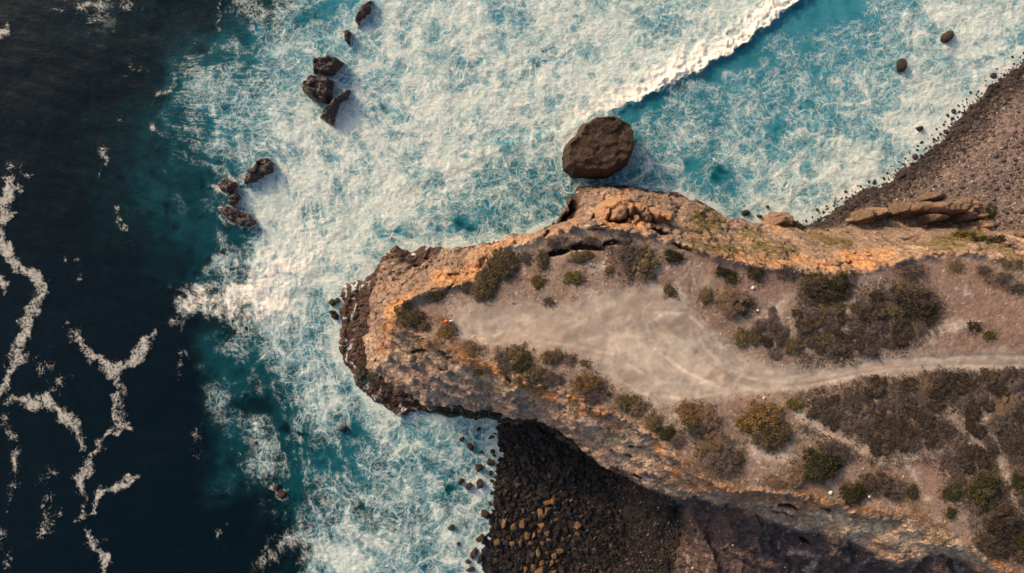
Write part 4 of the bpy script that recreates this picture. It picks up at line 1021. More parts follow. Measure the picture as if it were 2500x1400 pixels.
def sample_pts(n, box, test):
    out = []
    while sum(len(o_) for o_ in out) < n:
        a = RS.uniform(box[0], box[2], n * 2); b = RS.uniform(box[1], box[3], n * 2)
        k = test(a, b); out.append(np.stack([a[k], b[k]], 1))
    return np.concatenate(out)[:n]
def seat(ab, zg=2.0):
    """photo pixels -> terrain points, for ground near height zg"""
    z = np.full(len(ab), zg)
    for _ in range(4):
        s = K * (H - z) / H
        x = (ab[:, 0] - 1250) * s; y = (700 - ab[:, 1]) * s; z = ground(x, y)
    return np.stack([x, y, z], 1)
ab = sample_pts(9000, (1950, 40, 2650, 600), lambda a, b: (f_land(a, b) > 34 + 40 * RS.rand(len(a)) ** 2) & (f_bn(a, b) > 0))
R_ = np.clip(RS.gamma(3.5, .032, len(ab)), .06, .34)
scatter_stones('shingle_pebbles', seat(ab) + np.stack([0 * R_, 0 * R_, R_ * .2], 1), R_, PEB, M_pebN, kind='stuff', label='pale grey-brown pebbles covering the dry upper shingle beach', category='pebbles')
ab = sample_pts(5200, (1940, 40, 2650, 580), lambda a, b: (f_land(a, b) < 70 - 50 * RS.rand(len(a)) ** 2) & (f_land(a, b) > -22 * RS.rand(len(a)) ** 2) & (f_bn(a, b) > 0))
R_ = np.clip(RS.gamma(3.5, .036, len(ab)), .07, .38)
pp_ = seat(ab, .3); pp_[:, 2] = np.maximum(pp_[:, 2], -.05)
scatter_stones('wet_shingle_pebbles', pp_ + np.stack([0 * R_, 0 * R_, R_ * .15], 1), R_, PEB, M_pebW, kind='stuff', label='dark wet pebbles where the swash reaches the shingle beach', category='pebbles')
ab = sample_pts(9000, (1370, 1150, 1680, 1560), lambda a, b: (f_bs(a, b) > 0) & (RS.rand(len(a)) < sstep(1400, 1480, a + .15 * (b - 1250))))
R_ = np.clip(RS.gamma(3.0, .04, len(ab)), .06, .42)
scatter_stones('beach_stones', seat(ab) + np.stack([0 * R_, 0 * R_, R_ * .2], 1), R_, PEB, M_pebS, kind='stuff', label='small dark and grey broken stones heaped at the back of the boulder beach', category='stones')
ab = sample_pts(2600, (1195, 1020, 1500, 1560), lambda a, b: (f_bs(a, b) > 0) & (f_land(a, b) > -16))
R_ = np.clip(RS.gamma(4.0, .085, len(ab)), .16, .8)
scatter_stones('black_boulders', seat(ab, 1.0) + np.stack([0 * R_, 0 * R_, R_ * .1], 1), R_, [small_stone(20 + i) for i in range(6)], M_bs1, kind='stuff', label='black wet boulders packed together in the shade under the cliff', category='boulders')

TANS = [(1334, 1223, 10, 8, 10, 'tan block touching its twin at the top of the tan blocks, left one'), (1350, 1221, 10, 9, 50, 'tan block touching its twin at the top of the tan blocks, right one'), (1338, 1246, 13, 10, 40, 'large square tan block under the touching pair of tan blocks'), (1318, 1253, 12, 9, 110, 'tan block with a dark notch left of the large square tan block'), (1276, 1277, 12, 8, 60, 'triangular tan block at the left end of the boulder beach'), (1254, 1284, 8, 11, 0, 'dull tan upright block beside the triangular one'), (1228, 1277, 13, 8, 80, 'reddish tan slab nearest the white pools'), (1324, 1282, 10, 8, 20, 'tan block below the notched block'), (1304, 1306, 6, 10, 0, 'narrow upright tan block, right of a pair'), (1287, 1305, 7, 9, 0, 'dull tan upright block, left of a pair'), (1335, 1300, 7, 7, 30, 'small square tan block in the middle of the boulder field'), (1313, 1345, 6, 14, 12, 'long pointed tan block standing between smaller ones'), (1352, 1352, 8, 11, 0, 'bright tan rectangular block near the bottom of the picture'), (1369, 1343, 12, 7, 5, 'flat tan slab lying crosswise right of the rectangular block'), (1348, 1374, 7, 10, 0, 'tan block directly below the bright rectangular one'), (1315, 1390, 14, 9, 30, 'wide tan block touching the bottom edge'), (1303, 1381, 6, 7, 60, 'small tan block above the wide one at the bottom edge'), (1322, 1372, 7, 8, 0, 'tan block left of the one under the rectangular block'), (1352, 1392, 7, 7, 0, 'tan block in the bottom corner of the cluster'), (1284, 1388, 6, 8, 0, 'tan block leftmost along the bottom edge'), (1272, 1324, 9, 7, 70, 'tan block in the row above the long pointed one'), (1250, 1324, 6, 6, 30, 'small tan block at the left of the row by the pools'), (1215, 1321, 9, 8, 0, 'golden tan block at the water pools'), (1295, 1323, 7, 6, 0, 'small tan block right in the row above the pointed one'), (1323, 1323, 6, 6, 0, 'small squarish tan block above the rectangular one'), (1343, 1160, 7, 7, 0, 'lonely square tan block in the upper shade of the boulder beach'), (1350, 1173, 5, 4, 0, 'small tan block right below the lonely square one'), (1356, 1103, 6, 7, 50, 'brown block nearest the cliff foot in the dark corner'), (1340, 1118, 5, 6, 0, 'pale brown block left of the one nearest the cliff foot'), (1286, 1170, 7, 9, 0, 'dim reddish block in the shaded boulders, upper of two'), (1290, 1190, 6, 8, 0, 'dim reddish block in the shaded boulders, lower of two'), (1294, 1222, 6, 9, 80, 'dim olive slab alone left of the touching tan pair'), (1315, 1165, 5, 6, 0, 'dim brown block left of the lonely square one'), (1381, 1290, 5, 9, 20, 'brown upright block at the edge of the small stones'), (1362, 1288, 6, 6, 0, 'brown block in the right of the tan cluster'), (1390, 1240, 5, 8, 0, 'dim purple-brown block where the small stones begin')]
for i, (a, b, r1, r2, an, lab) in enumerate(TANS):
    q = on_ground(a, b); r1 *= 1.08; r2 *= 1.08
    put_stone('tan_boulder', ANG[(M_boul_t if not lab.startswith('dim') and 'brown' not in lab else M_boul_d).name][i % 6], q[0], q[1], q[2] + .25, r1 * K, r2 * K, (r1 + r2) * K * .55, math.radians(an), lab, 'boulder', 'boulders on the lower beach')  # dim and brown blocks use the stone darkened for the cliff's shade
q = on_ground(1235, 1201)
M_yel = rock_material('yellow_stone', (.55, .34, .03), (.42, .26, .03), (.5, .38, .08), .7, 0, 1, 2)
ym = stone_mesh('boulder', 60, 'angular', 12); ym.materials.append(M_yel)
put_stone('yellow_rock', ym, q[0], q[1], q[2] + .3, .27, .45, .35, .2, 'small bright yellow rock among the black boulders near the foam', 'rock', 'boulders on the lower beach')
pts_s = [(a, b, max(r1, r2)) for a, b, r1, r2, an, lab in TANS]
cand = []
for _ in range(4200):
    a = RS.uniform(1195, 1520); b = RS.uniform(1040, 1420)
    A1 = np.array([a]); B1 = np.array([b])
    if f_bs(A1, B1)[0] < 6 or f_land(A1, B1)[0] < -14: continue
    r = np.clip(RS.gamma(5, 1.15), 3.4, 11) * (1.0 if a < 1420 else .62)
    if r < 3.2 or any((a - x) ** 2 + (b - y) ** 2 < (.78 * (r + c)) ** 2 for x, y, c in pts_s): continue
    pts_s.append((a, b, r)); cand.append((a, b, r))
cand = sorted(cand, key=lambda q: -q[2])[:270]
for i, (a, b, r) in enumerate(cand):
    q = on_ground(a, b)
    sun_warm = sstep(1190, 1300, b) * sstep(1240, 1290, a) * sstep(1440, 1390, a)  # sun on these boulders put in as a larger share of tan stone
    mt = M_boul_t if RS.rand() < .38 * sun_warm else (M_boul_w if a < 1260 else M_boul_d)
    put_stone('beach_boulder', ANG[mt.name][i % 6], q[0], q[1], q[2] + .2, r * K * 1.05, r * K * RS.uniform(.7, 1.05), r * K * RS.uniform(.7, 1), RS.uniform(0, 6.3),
              'angular boulder packed among others on the dark boulder beach below the cliff', 'boulder', 'boulders on the dark lower beach')

# ---- outcrops on the north side
def outcrop(label, base_pts, blocks, z0, mat_b, seed, group='rock outcrops on the north slope'):
    c = P(np.mean([p[0] for p in base_pts]), np.mean([p[1] for p in base_pts]), z0)
    e = bpy.data.objects.new('rock_outcrop', None); COL.objects.link(e); e.location = c
    e['label'] = label; e['category'] = 'rock outcrop'; e['group'] = group
    outline_rock('rock_body', base_pts[:], z0, base_pts_h, mat_b, seed=seed, edge=12, parent=e, origin=c, flat=.45, bumpk=2.2)
    for j, (bp, bz, bh) in enumerate(blocks):
        outline_rock('rock_block', bp, bz, bh, mat_b, seed=seed + 3 + j, edge=5, parent=e, origin=c, flat=.75, bumpk=1.1)
base_pts_h = 3.2
outcrop('big ochre outcrop split into cracked blocks on the north cliff', [(1455, 545), (1462, 520), (1480, 495), (1505, 478), (1545, 480), (1590, 500), (1598, 535), (1590, 558), (1560, 552), (1520, 545)],
        [([(1490, 535), (1500, 510), (1520, 495), (1535, 505), (1532, 530), (1515, 542)], 19.6, 1.6), ([(1536, 500), (1548, 492), (1552, 508), (1546, 524), (1536, 526)], 19.6, 1.6), ([(1550, 492), (1572, 495), (1580, 505), (1572, 518), (1556, 520)], 19.0, 1.5), ([(1548, 524), (1562, 522), (1568, 535), (1558, 546), (1545, 544)], 19.5, 1.6), ([(1570, 520), (1584, 512), (1590, 530), (1582, 550), (1570, 544)], 18.6, 1.5), ([(1468, 540), (1482, 515), (1490, 505), (1492, 520), (1484, 542)], 19.2, 1.5), ([(1534, 532), (1543, 530), (1544, 545), (1534, 547)], 19.6, 1.3)],
        17.0, M_ochre, 5)
base_pts_h = 2.0
outcrop('hollow rust-orange outcrop right of the cracked one', [(1600, 520), (1615, 512), (1640, 518), (1646, 545), (1632, 560), (1612, 556), (1598, 542)], [([(1598, 520), (1612, 514), (1616, 530), (1606, 540)], 18.6, 1.3), ([(1625, 520), (1642, 522), (1640, 540), (1630, 536)], 18.2, 1.2)], 16.8, M_ochre, 9)
base_pts_h = 2.4
outcrop('tan knob of rock standing at the edge of the bay cliff', [(1880, 548), (1893, 536), (1897, 524), (1910, 516), (1922, 519), (1938, 517), (1941, 530), (1950, 545), (1935, 558), (1918, 553), (1898, 562)], [([(1900, 545), (1908, 528), (1925, 524), (1930, 545)], 4.8, 1.4), ([(1915, 552), (1922, 538), (1940, 540), (1936, 554)], 4.2, 1.2)], 3.0, M_beige, 14)
base_pts_h = 2.6
outcrop('largest layered outcrop above the shingle, with green shade on its right', [(2270, 520), (2290, 490), (2340, 484), (2385, 482), (2410, 500), (2422, 530), (2395, 540), (2350, 532), (2310, 536), (2275, 540)],
        [([(2282, 505), (2310, 490), (2350, 490), (2378, 498), (2376, 515), (2340, 518), (2300, 516)], 7.2, 1.6), ([(2350, 520), (2385, 518), (2390, 534), (2360, 538)], 6.2, 1.1), ([(2285, 520), (2320, 520), (2325, 534), (2290, 536)], 6.6, 1.2), ([(2265, 500), (2280, 490), (2284, 508), (2272, 514)], 6.2, 1.4)], 3.6, M_beige, 17)
base_pts_h = 1.8
outcrop('narrow pale-crested rock farthest up the shingle beach', [(2255, 490), (2275, 475), (2305, 464), (2322, 472), (2318, 484), (2295, 488), (2275, 498)], [([(2276, 484), (2300, 470), (2308, 474), (2290, 486)], 5.0, 1.2)], 2.8, M_beige, 23)
base_pts_h = 2.8
outcrop('row of ribbed tan rocks at the foot of the shingle slope', [(2085, 540), (2110, 515), (2150, 504), (2180, 510), (2195, 518), (2170, 530), (2140, 545), (2110, 546)], [([(2112, 535), (2122, 514), (2140, 508), (2140, 534)], 5.6, 1.4), ([(2148, 528), (2160, 504), (2172, 510), (2166, 526)], 5.8, 1.6)], 2.7, M_beige, 27)
base_pts_h = 3.0
outcrop('broken rock with a bright sunlit face between the ribbed and layered outcrops', [(2185, 520), (2210, 500), (2240, 492), (2262, 505), (2260, 525), (2220, 530)], [([(2212, 515), (2222, 492), (2232, 496), (2226, 514)], 6.2, 1.6), ([(2240, 500), (2258, 502), (2256, 516), (2240, 515)], 6.0, 1.2)], 3.0, M_beige, 31)
base_pts_h = 2.8
outcrop('jagged rock with a black hollow at the right edge above the beach', [(2445, 575), (2470, 562), (2500, 558), (2530, 566), (2525, 590), (2480, 590)], [([(2455, 575), (2475, 563), (2485, 575), (2470, 584)], 8.2, 1.4), ([(2490, 565), (2510, 563), (2512, 580), (2494, 582)], 8.0, 1.4)], 5.5, M_beige, 35)
base_pts_h = 2.4
outcrop('round-topped boulder knob beside the layered outcrop', [(2400, 545), (2415, 535), (2440, 538), (2450, 552), (2440, 566), (2412, 562)], [([(2412, 552), (2422, 542), (2436, 546), (2430, 558)], 7.4, 1.2)], 5.4, M_beige, 39)
base_pts_h = 1.6
outcrop('ochre crag at the corner of the headland above the notch', [(1160, 645), (1165, 615), (1185, 606), (1205, 615), (1204, 640), (1185, 655)], [([(1164, 635), (1168, 620), (1184, 618), (1186, 640)], 22.4, 1.0), ([(1190, 622), (1202, 620), (1202, 636), (1190, 640)], 22.4, 1.0)], 21.6, M_ochre, 43, 'rock outcrops on the north slope')

# loose pale rocks on top
for (a, b, r, lab) in [(2025, 1202, 6, 'bright white rock on the slope left of the dark green bush'), (1837, 703, 5, 'pale rock beside the green shrub near the ridge'), (1848, 758, 4, 'pair-like small pale rock in the bare gap between scrub'), (2120, 1211, 4, 'small pale rock right of the dark green bush'), (1168, 1330, 3, ''), (1690, 1385, 4, 'small pale stone on the purple gully slope')]:
    if not lab: continue
    q = on_ground(a, b)
    m_ = RND[M_cob.name][int(a) % 6].copy(); m_.materials.clear(); m_.materials.append(pebble_material('pale_stone', [(0, (.62, .56, .5)), (1, (.66, .6, .54))]))
    put_stone('pale_rock', m_, q[0], q[1], q[2] + .08, r * .05, r * .04, r * .03, RS.uniform(0, 6), lab, 'rock', 'loose pale rocks on the headland')
ab = sample_pts(3400, (900, 560, 2650, 1420), lambda a, b: (f_land(a, b) > 40) & (f_bn(a, b) < 0) & (f_bs(a, b) < 0) & ((f_bare(a, b) < 5) | (RS.rand(len(a)) < .06)) & (vn(a * .012, b * .012, 3) > .35))
R_ = np.clip(RS.gamma(2.2, .03, len(ab)), .03, .26)
pp_ = np.array(seat(ab, 22.0))
M_scree = pebble_material('loose_stones', [(0, (.14, .09, .07)), (.4, (.27, .19, .14)), (.8, (.38, .3, .24)), (1, (.52, .45, .38))])
scatter_stones('loose_stones', pp_ + np.stack([0 * R_, 0 * R_, R_ * .2], 1), R_, PEB, M_scree, kind='stuff', label='loose pale and brown stones strewn over the soil of the headland', category='stones')

# ================================================================== SHRUBS
def leaf_material(name, stops, rough=.8):
    t = NT(name)
    r_ = t.n('ShaderNodeNewGeometry').outputs['Random Per Island']
    tone = t.attr('tone')
    f = t.math('ADD', t.math('MULTIPLY', r_, .5), t.math('MULTIPLY', tone, .5))
    col = t.ramp(f, stops)
    inf = t.n('ShaderNodeObjectInfo').outputs['Random']
    col = t.vmath('SCALE', col, t.ss(inf, 0, 1, .75, 1.25))
    t.l(col, t.b.inputs['Base Color']); t.b.inputs['Roughness'].default_value = rough
    t.b.inputs['Specular IOR Level'].default_value = .2
    return t.m
PAL = {
    'green': [(0, (.012, .014, .006)), (.5, (.036, .036, .013)), (1, (.095, .08, .03))],
    'olive': [(0, (.055, .042, .022)), (.5, (.125, .094, .045)), (1, (.23, .175, .09))],
    'orange': [(0, (.06, .038, .018)), (.5, (.18, .11, .042)), (1, (.34, .20, .075))],
    'twig': [(0, (.035, .027, .025)), (.5, (.10, .077, .066)), (1, (.23, .18, .15))],
    'tan': [(0, (.10, .065, .04)), (.5, (.21, .14, .085)), (1, (.34, .25, .16))],
    'lime': [(0, (.04, .036, .01)), (.5, (.11, .09, .022)), (1, (.20, .16, .045))],
    'dark': [(0, (.020, .015, .012)), (.5, (.055, .041, .030)), (1, (.13, .096, .068))]}
LM = {k: leaf_material(k + '_foliage', v) for k, v in PAL.items()}
tb = NT('grey_twigs'); tb.b.inputs['Base Color'].default_value = (.16, .115, .095, 1); tb.b.inputs['Roughness'].default_value = .9
M_twig = tb.m
def foliage_mesh(kind, seed, n=4600):
    rs = np.random.RandomState(seed)
    nc = 44
    ca_ = rs.uniform(0, 6.28, nc); cr = np.sqrt(rs.uniform(0, 1, nc)) * .84
    ch = (1 - cr ** 2) * .5 + rs.uniform(-.05, .18, nc)
    cs_ = rs.uniform(.09, .24, nc); ct = rs.uniform(0, 1, nc)
    k = rs.randint(0, nc, n)
    d = rs.normal(size=(n, 3)); d /= np.linalg.norm(d, axis=1)[:, None]; d[:, 2] = np.abs(d[:, 2]) * 1.0 - .25
    rr = rs.uniform(.35, 1.0, n) ** .5 * np.where(rs.rand(n) < .1, rs.uniform(1, 1.7, n), 1)
    c = np.stack([np.cos(ca_[k]) * cr[k], np.sin(ca_[k]) * cr[k], ch[k]], 1) + d * (rr * cs_[k])[:, None]
    c[:, 2] = np.maximum(c[:, 2], .0) + rs.uniform(0, .05, n)
    loose = kind in ('twig', 'tan')
    L = (.055 if loose else .048) * rs.uniform(.5, 1.3, n); Wd = (.011 if loose else .026) * rs.uniform(.7, 1.3, n)
    a = rs.normal(size=(n, 3)); a[:, 2] *= .6 if not loose else .8; a /= np.linalg.norm(a, axis=1)[:, None]
    b = np.cross(a, rs.normal(size=(n, 3))); b /= np.linalg.norm(b, axis=1)[:, None]
    A1 = a * L[:, None]; B1 = b * Wd[:, None]
    Vq = np.stack([c - A1, c + B1, c + A1, c - B1], 1).reshape(-1, 3)
    Fq = np.arange(n * 4).reshape(n, 4)
    me = mesh_np('foliage', Vq, Fq, False, {'tone': np.repeat(ct[k], 4)})
    me.materials.append(LM[kind]); return me
def branch_mesh(seed, n=70):
    rs = np.random.RandomState(seed); Vb = []; Fb = []
    for i in range(n):
        a = rs.uniform(0, 6.28); r = math.sqrt(rs.uniform(.05, 1)) * .95; zt = .12 + .5 * (1 - r * r) + rs.uniform(0, .12)
        p0 = np.array([0, 0, 0.0]) + rs.normal(0, .05, 3) * [1, 1, 0]; p2 = np.array([math.cos(a) * r, math.sin(a) * r, zt]); p1 = (p0 + p2) / 2 + rs.normal(0, .06, 3)
        prev = None
        for q, w_ in ((p0, .02), (p1, .012), (p2, .003)):
            o_ = len(Vb)
            for j in range(3):
                an = j * 2.094
                Vb.append(q + np.array([math.cos(an) * w_, math.sin(an) * w_, .3 * w_ * math.sin(an)]))
            if prev is not None:
                for j in range(3): Fb.append((prev + j, prev + (j + 1) % 3, o_ + (j + 1) % 3, o_ + j))
            prev = o_
    me = mesh_np('branches', np.array(Vb), np.array(Fb), False); me.materials.append(M_twig); return me
FOL = {k: [foliage_mesh(k, 10 * i + j) for j in range(3)] for i, k in enumerate(PAL)}
BR = [branch_mesh(i) for i in range(3)]
nsh_ = 0
def shrub(a, b, r1, r2, kind, label, group, rot=None, tall=.75, category='shrub'):
    global nsh_
    q = on_ground(a, b)
    e = bpy.data.objects.new('shrub', None); COL.objects.link(e)
    s = K * (H - q[2]) / H
    e.location = (q[0], q[1], q[2] - .05); rot = RS.uniform(-.35, .35) if rot is None else rot
    e.rotation_euler = (0, 0, rot)
    rm = (r1 + r2) / 2 * s
    e.scale = (r1 * s * 1.2, r2 * s * 1.2, rm * tall)
    e['label'] = label; e['category'] = category; e['group'] = group
    for nm, me in (('foliage', FOL[kind][nsh_ % 3]), ('branches', BR[nsh_ % 3])):
        o = bpy.data.objects.new(nm, me); COL.objects.link(o); o.parent = e
    nsh_ += 1
BUSHES = [
    (1228, 645, 34, 38, 'olive', 'grey-olive bush at the headland corner beside the ochre crag'), (1188, 690, 28, 36, 'olive', 'grey-olive bush on the bare ground above the orange ledge'), (1172, 715, 24, 20, 'olive', 'lower lobe of olive scrub next to the pale dirt'), (1142, 702, 16, 14, 'twig', 'small grey bush left of the grey-olive one above the ledge'),
    (1325, 637, 14, 22, 'olive', 'narrow olive bush just left of the dark crevice'), (1280, 628, 16, 12, 'twig', 'brown twiggy bush near the left end of the crevice'), (1313, 688, 14, 16, 'lime', 'small rounded green bush alone on bare ground under the crevice'), (1400, 678, 24, 14, 'lime', 'yellow-green oval bush alone in the middle of bare ground'),
    (1340, 735, 15, 9, 'twig', 'low grey-green mat of plants on pale dirt'), (1418, 627, 26, 15, 'olive', 'brown-olive bush along the lower lip of the crevice'), (1440, 590, 18, 9, 'twig', 'grey scrub on the slab above the crevice'), (1505, 590, 22, 18, 'twig', 'grey bush with a dark hollow under it at the end of the crevice'), (1360, 590, 26, 10, 'twig', 'thin grey scrub on the slab behind the crevice'),
    (1530, 630, 40, 38, 'twig', 'large purple-grey twiggy bush right of the crevice'), (1568, 645, 36, 36, 'olive', 'olive lobe on the right of the purple-grey bush'), (1575, 612, 10, 6, 'lime', 'small yellow-flowered plant on top of the purple-grey bush'), (1640, 625, 26, 14, 'green', 'dark green slanting bush near the north ridge'), (1633, 710, 13, 14, 'olive', 'small brown bush alone above the turning circle'), (1485, 659, 10, 8, 'tan', 'tiny tan plant in the pale dirt left of the twiggy bush'),
    (1005, 780, 36, 18, 'olive', 'olive-brown bush at the left tip of the plateau'), (1035, 795, 18, 13, 'olive', 'right lobe of scrub at the left tip near the person'), (1062, 724, 20, 12, 'olive', 'low brown-olive bush on the left ridge'), (997, 742, 8, 8, 'lime', 'small yellow-green plant on the left ridge'), (972, 758, 9, 12, 'lime', 'yellowish plant on the edge of the left tip'), (1089, 811, 18, 14, 'orange', 'rusty brown bush directly below the person'),
    (1157, 856, 20, 18, 'tan', 'brown tuft on the slope edge below the pale dirt patch'), (1268, 866, 22, 26, 'olive', 'upper lobe of the tall green bush beside the slope'), (1278, 892, 24, 20, 'green', 'middle lobe of the tall green bush beside the slope'), (1300, 912, 26, 18, 'olive', 'lowest lobe of the tall green bush beside the slope'), (1225, 872, 18, 24, 'twig', 'brown twiggy bush left of the tall green bush'), (1235, 900, 20, 14, 'twig', 'dry twiggy scrub under the tall green bush'),
    (1347, 873, 27, 16, 'olive', 'oval olive bush right of the tall green bush'), (1393, 880, 12, 14, 'tan', 'pale tan tuft between the olive oval and the rusty tuft'), (1425, 886, 10, 8, 'orange', 'little rusty tuft on the bare dirt'), (1345, 925, 30, 18, 'twig', 'wide dry twiggy bush on the slope edge'), (1437, 938, 34, 26, 'orange', 'round bush on the southern edge, its sunlit top painted orange'), (1455, 962, 34, 26, 'twig', 'lower half of the orange-topped bush, its shaded side painted grey'),  # orange-topped bush: sunlit top and shaded lower half put into two colours
    (1528, 982, 26, 18, 'olive', 'olive bush right of the orange-topped one'), (1552, 992, 22, 20, 'tan', 'tan lobe joined to the olive bush on the edge'), (1592, 1032, 18, 22, 'olive', 'small dark bush running down the edge'), (1622, 1055, 22, 18, 'green', 'dark bush lower on the southern edge'), (1652, 1075, 18, 18, 'twig', 'dry bush between the dark one and the tan one'),
    (1683, 1008, 34, 24, 'orange', 'golden-orange rounded bush below the turning circle'), (1725, 1022, 30, 28, 'tan', 'tan bush touching the golden-orange one'), (1700, 1045, 30, 22, 'twig', 'lower side of the golden-orange pair, its shade painted grey'), (1745, 1085, 44, 34, 'tan', 'big light tan bush with pale twigs'), (1750, 1130, 46, 36, 'twig', 'dark lower half of the big tan bush'), (1800, 1120, 14, 16, 'olive', 'small olive plant right of the big tan bush'),  # golden-orange pair: its shaded underside put in as a grey lobe
    (1860, 1015, 50, 30, 'orange', 'wide orange-brown bush, brightest on the lower field'), (1875, 1060, 52, 34, 'olive', 'olive lower half of the wide orange-brown bush'), (1820, 1030, 24, 20, 'orange', 'left shoulder of the wide orange-brown bush'), (1940, 985, 20, 14, 'lime', 'yellow-green plant above the pale footpath'), (1990, 1130, 52, 40, 'green', 'large dark green bush in the lower field'), (2030, 1100, 44, 30, 'twig', 'grey twiggy bush behind the large dark green one'),
    (1945, 1165, 20, 22, 'tan', 'yellowish tuft left of the large dark green bush'), (2075, 1202, 38, 24, 'green', 'low dark green bush hanging over the slope'), (2140, 1180, 40, 28, 'dark', 'dark brown bush right of the low green one'), (2185, 1195, 28, 24, 'twig', 'grey bush closing the row right of the dark brown one'), (2225, 1200, 12, 20, 'dark', 'narrow dark bush by the red bare patch'), (1890, 1175, 26, 14, 'tan', 'yellow-tan tuft at the upper slope edge'),
    (2320, 1200, 24, 22, 'green', 'round dark bush in the middle of the red bare patch'), (2318, 1250, 12, 14, 'green', 'small grey-green bush on the lower slope'), (2400, 1200, 40, 44, 'green', 'large dark bush right of the red bare patch'), (2440, 1270, 40, 40, 'dark', 'dark bush near the lower right slope'), (2420, 1330, 40, 28, 'dark', 'dark brown bush on the corner slope'), (2490, 1180, 22, 26, 'green', 'dark green bush cut by the right edge'), (2492, 1310, 22, 40, 'green', 'tall dark green bush in the lower right corner'),
    (1785, 738, 38, 34, 'tan', 'brown round bush left of the bare gap'), (1810, 748, 24, 22, 'green', 'dark green right side of the brown round bush'), (1722, 722, 16, 18, 'olive', 'small olive bush left of the brown round one'), (1762, 662, 22, 10, 'green', 'green bush below the ridge, upper lobe'), (1783, 678, 16, 14, 'green', 'green bush below the ridge, lower lobe'), (1845, 665, 20, 20, 'green', 'compact green bush under the ridge'), (1916, 663, 20, 16, 'twig', 'pale grey bush under the ridge'),
    (1990, 682, 26, 20, 'olive', 'olive bush on top of the dark pair in the upper thicket'), (2040, 697, 32, 22, 'green', 'green crown on the dark bush of the upper thicket'), (2010, 712, 44, 26, 'dark', 'black-brown bush in the upper thicket'), (2065, 668, 17, 7, 'lime', 'small bright green shrub alone below the orange crest'), (2228, 735, 46, 36, 'dark', 'large dark round bush at the right end of the thicket'), (2215, 712, 36, 16, 'olive', 'olive top edge of the large dark round bush'), (2255, 765, 28, 24, 'green', 'green lower right side of the large dark round bush'),
    (2225, 663, 28, 18, 'twig', 'pale grey scrub above the large dark round bush'), (2330, 650, 16, 14, 'tan', 'small olive-tan plant on the ridge soil'), (2376, 798, 16, 12, 'dark', 'small brown bush on pale dirt above the track'), (2415, 818, 13, 10, 'lime', 'small green plant right of the brown one above the track'), (2440, 680, 26, 14, 'twig', 'grey bush near the right ridge'), (2480, 702, 26, 12, 'twig', 'grey bush cut by the right edge on the ridge'), (2400, 660, 16, 10, 'twig', 'small grey tuft on the right ridge'),
    (2385, 590, 30, 14, 'green', 'dark green shrub in the shade under the right outcrops, left one'), (2430, 592, 26, 16, 'green', 'dark green shrub in the shade under the right outcrops, right one'), (2415, 520, 14, 20, 'green', 'dark green shrub in the shade beside the layered outcrop'), (1945, 553, 20, 9, 'green', 'green shrub tucked under the tan knob at the bay'), (1700, 570, 18, 8, 'olive', 'low olive growth on the north slope'), (2350, 575, 30, 14, 'lime', 'yellow-green mat on the slope under the outcrops'),
    (1615, 1345, 6, 6, 'lime', 'tiny green plant at the back of the boulder beach')]
for a, b, r1, r2, kd, lab in BUSHES:
    shrub(a, b, r1, r2, kd, lab, 'shrubs on the headland')
TH_A = [(1775, 825), (1830, 790), (1880, 750), (1930, 770), (1975, 700), (2060, 700), (2110, 720), (2170, 705), (2270, 730), (2285, 775), (2240, 815), (2200, 840), (2130, 865), (1980, 872), (1880, 868), (1815, 850)]
TH_B = [(1970, 985), (2100, 935), (2250, 912), (2400, 900), (2700, 900), (2700, 1420), (2540, 1400), (2470, 1340), (2400, 1290), (2350, 1200), (2310, 1130), (2240, 1100), (2160, 1120), (2100, 1100), (2010, 1050), (1955, 1020)]
fa_ = F_poly(TH_A); fb_t = F_poly(TH_B)
f_gap = F_lines([([(1910, 780), (1965, 845), (1978, 855)], [5, 6, 5]), ([(1930, 985), (1980, 1030), (2060, 1075), (2150, 1120)], [6, 12, 6, 6]), ([(2300, 980), (2340, 1030), (2450, 1010)], [1, 5, 6]), ([(2420, 1050), (2450, 1150), (2490, 1260)], [4, 8, 4]), ([(2060, 760), (2080, 720)], [6, 8]), ([(2330, 1030), (2400, 1100)], [6, 12])])
def thicket(f, box, n, kinds, label, group, rmin, rmax):
    pts = []
    for _ in range(n * 30):
        if len(pts) >= n: break
        a = RS.uniform(box[0], box[2]); b = RS.uniform(box[1], box[3]); r = RS.uniform(rmin, rmax)
        A1 = np.array([a]); B1 = np.array([b])
        if f(A1, B1)[0] < r * .4 or f_gap(A1, B1)[0] > -r * .35: continue
        if any((a - x) ** 2 + (b - y) ** 2 < (.62 * (r + c)) ** 2 for x, y, c in pts): continue
        pts.append((a, b, r))
    for a, b, r in pts:
        kd = kinds[int(min(len(kinds) - 1, max(0, (vn(np.array([a * .011]), np.array([b * .011]), 3)[0] * .7 + RS.rand() * .3) * len(kinds))))]
        shrub(a, b, r, r * RS.uniform(.7, 1), kd, label, group, RS.uniform(0, 6), .65)
thicket(fa_, (1760, 690, 2300, 880), 95, ['twig', 'dark', 'olive', 'twig', 'dark', 'twig', 'olive', 'green'], 'low brown and grey scrub bush crowded in the thicket above the track', 'scrub bushes of the upper thicket', 14, 26)
thicket(fb_t, (1950, 890, 2640, 1420), 190, ['twig', 'dark', 'twig', 'dark', 'twig', 'dark', 'tan', 'green'], 'dark brown scrub bush crowded in the wide thicket below the track', 'scrub bushes of the lower thicket', 15, 30)
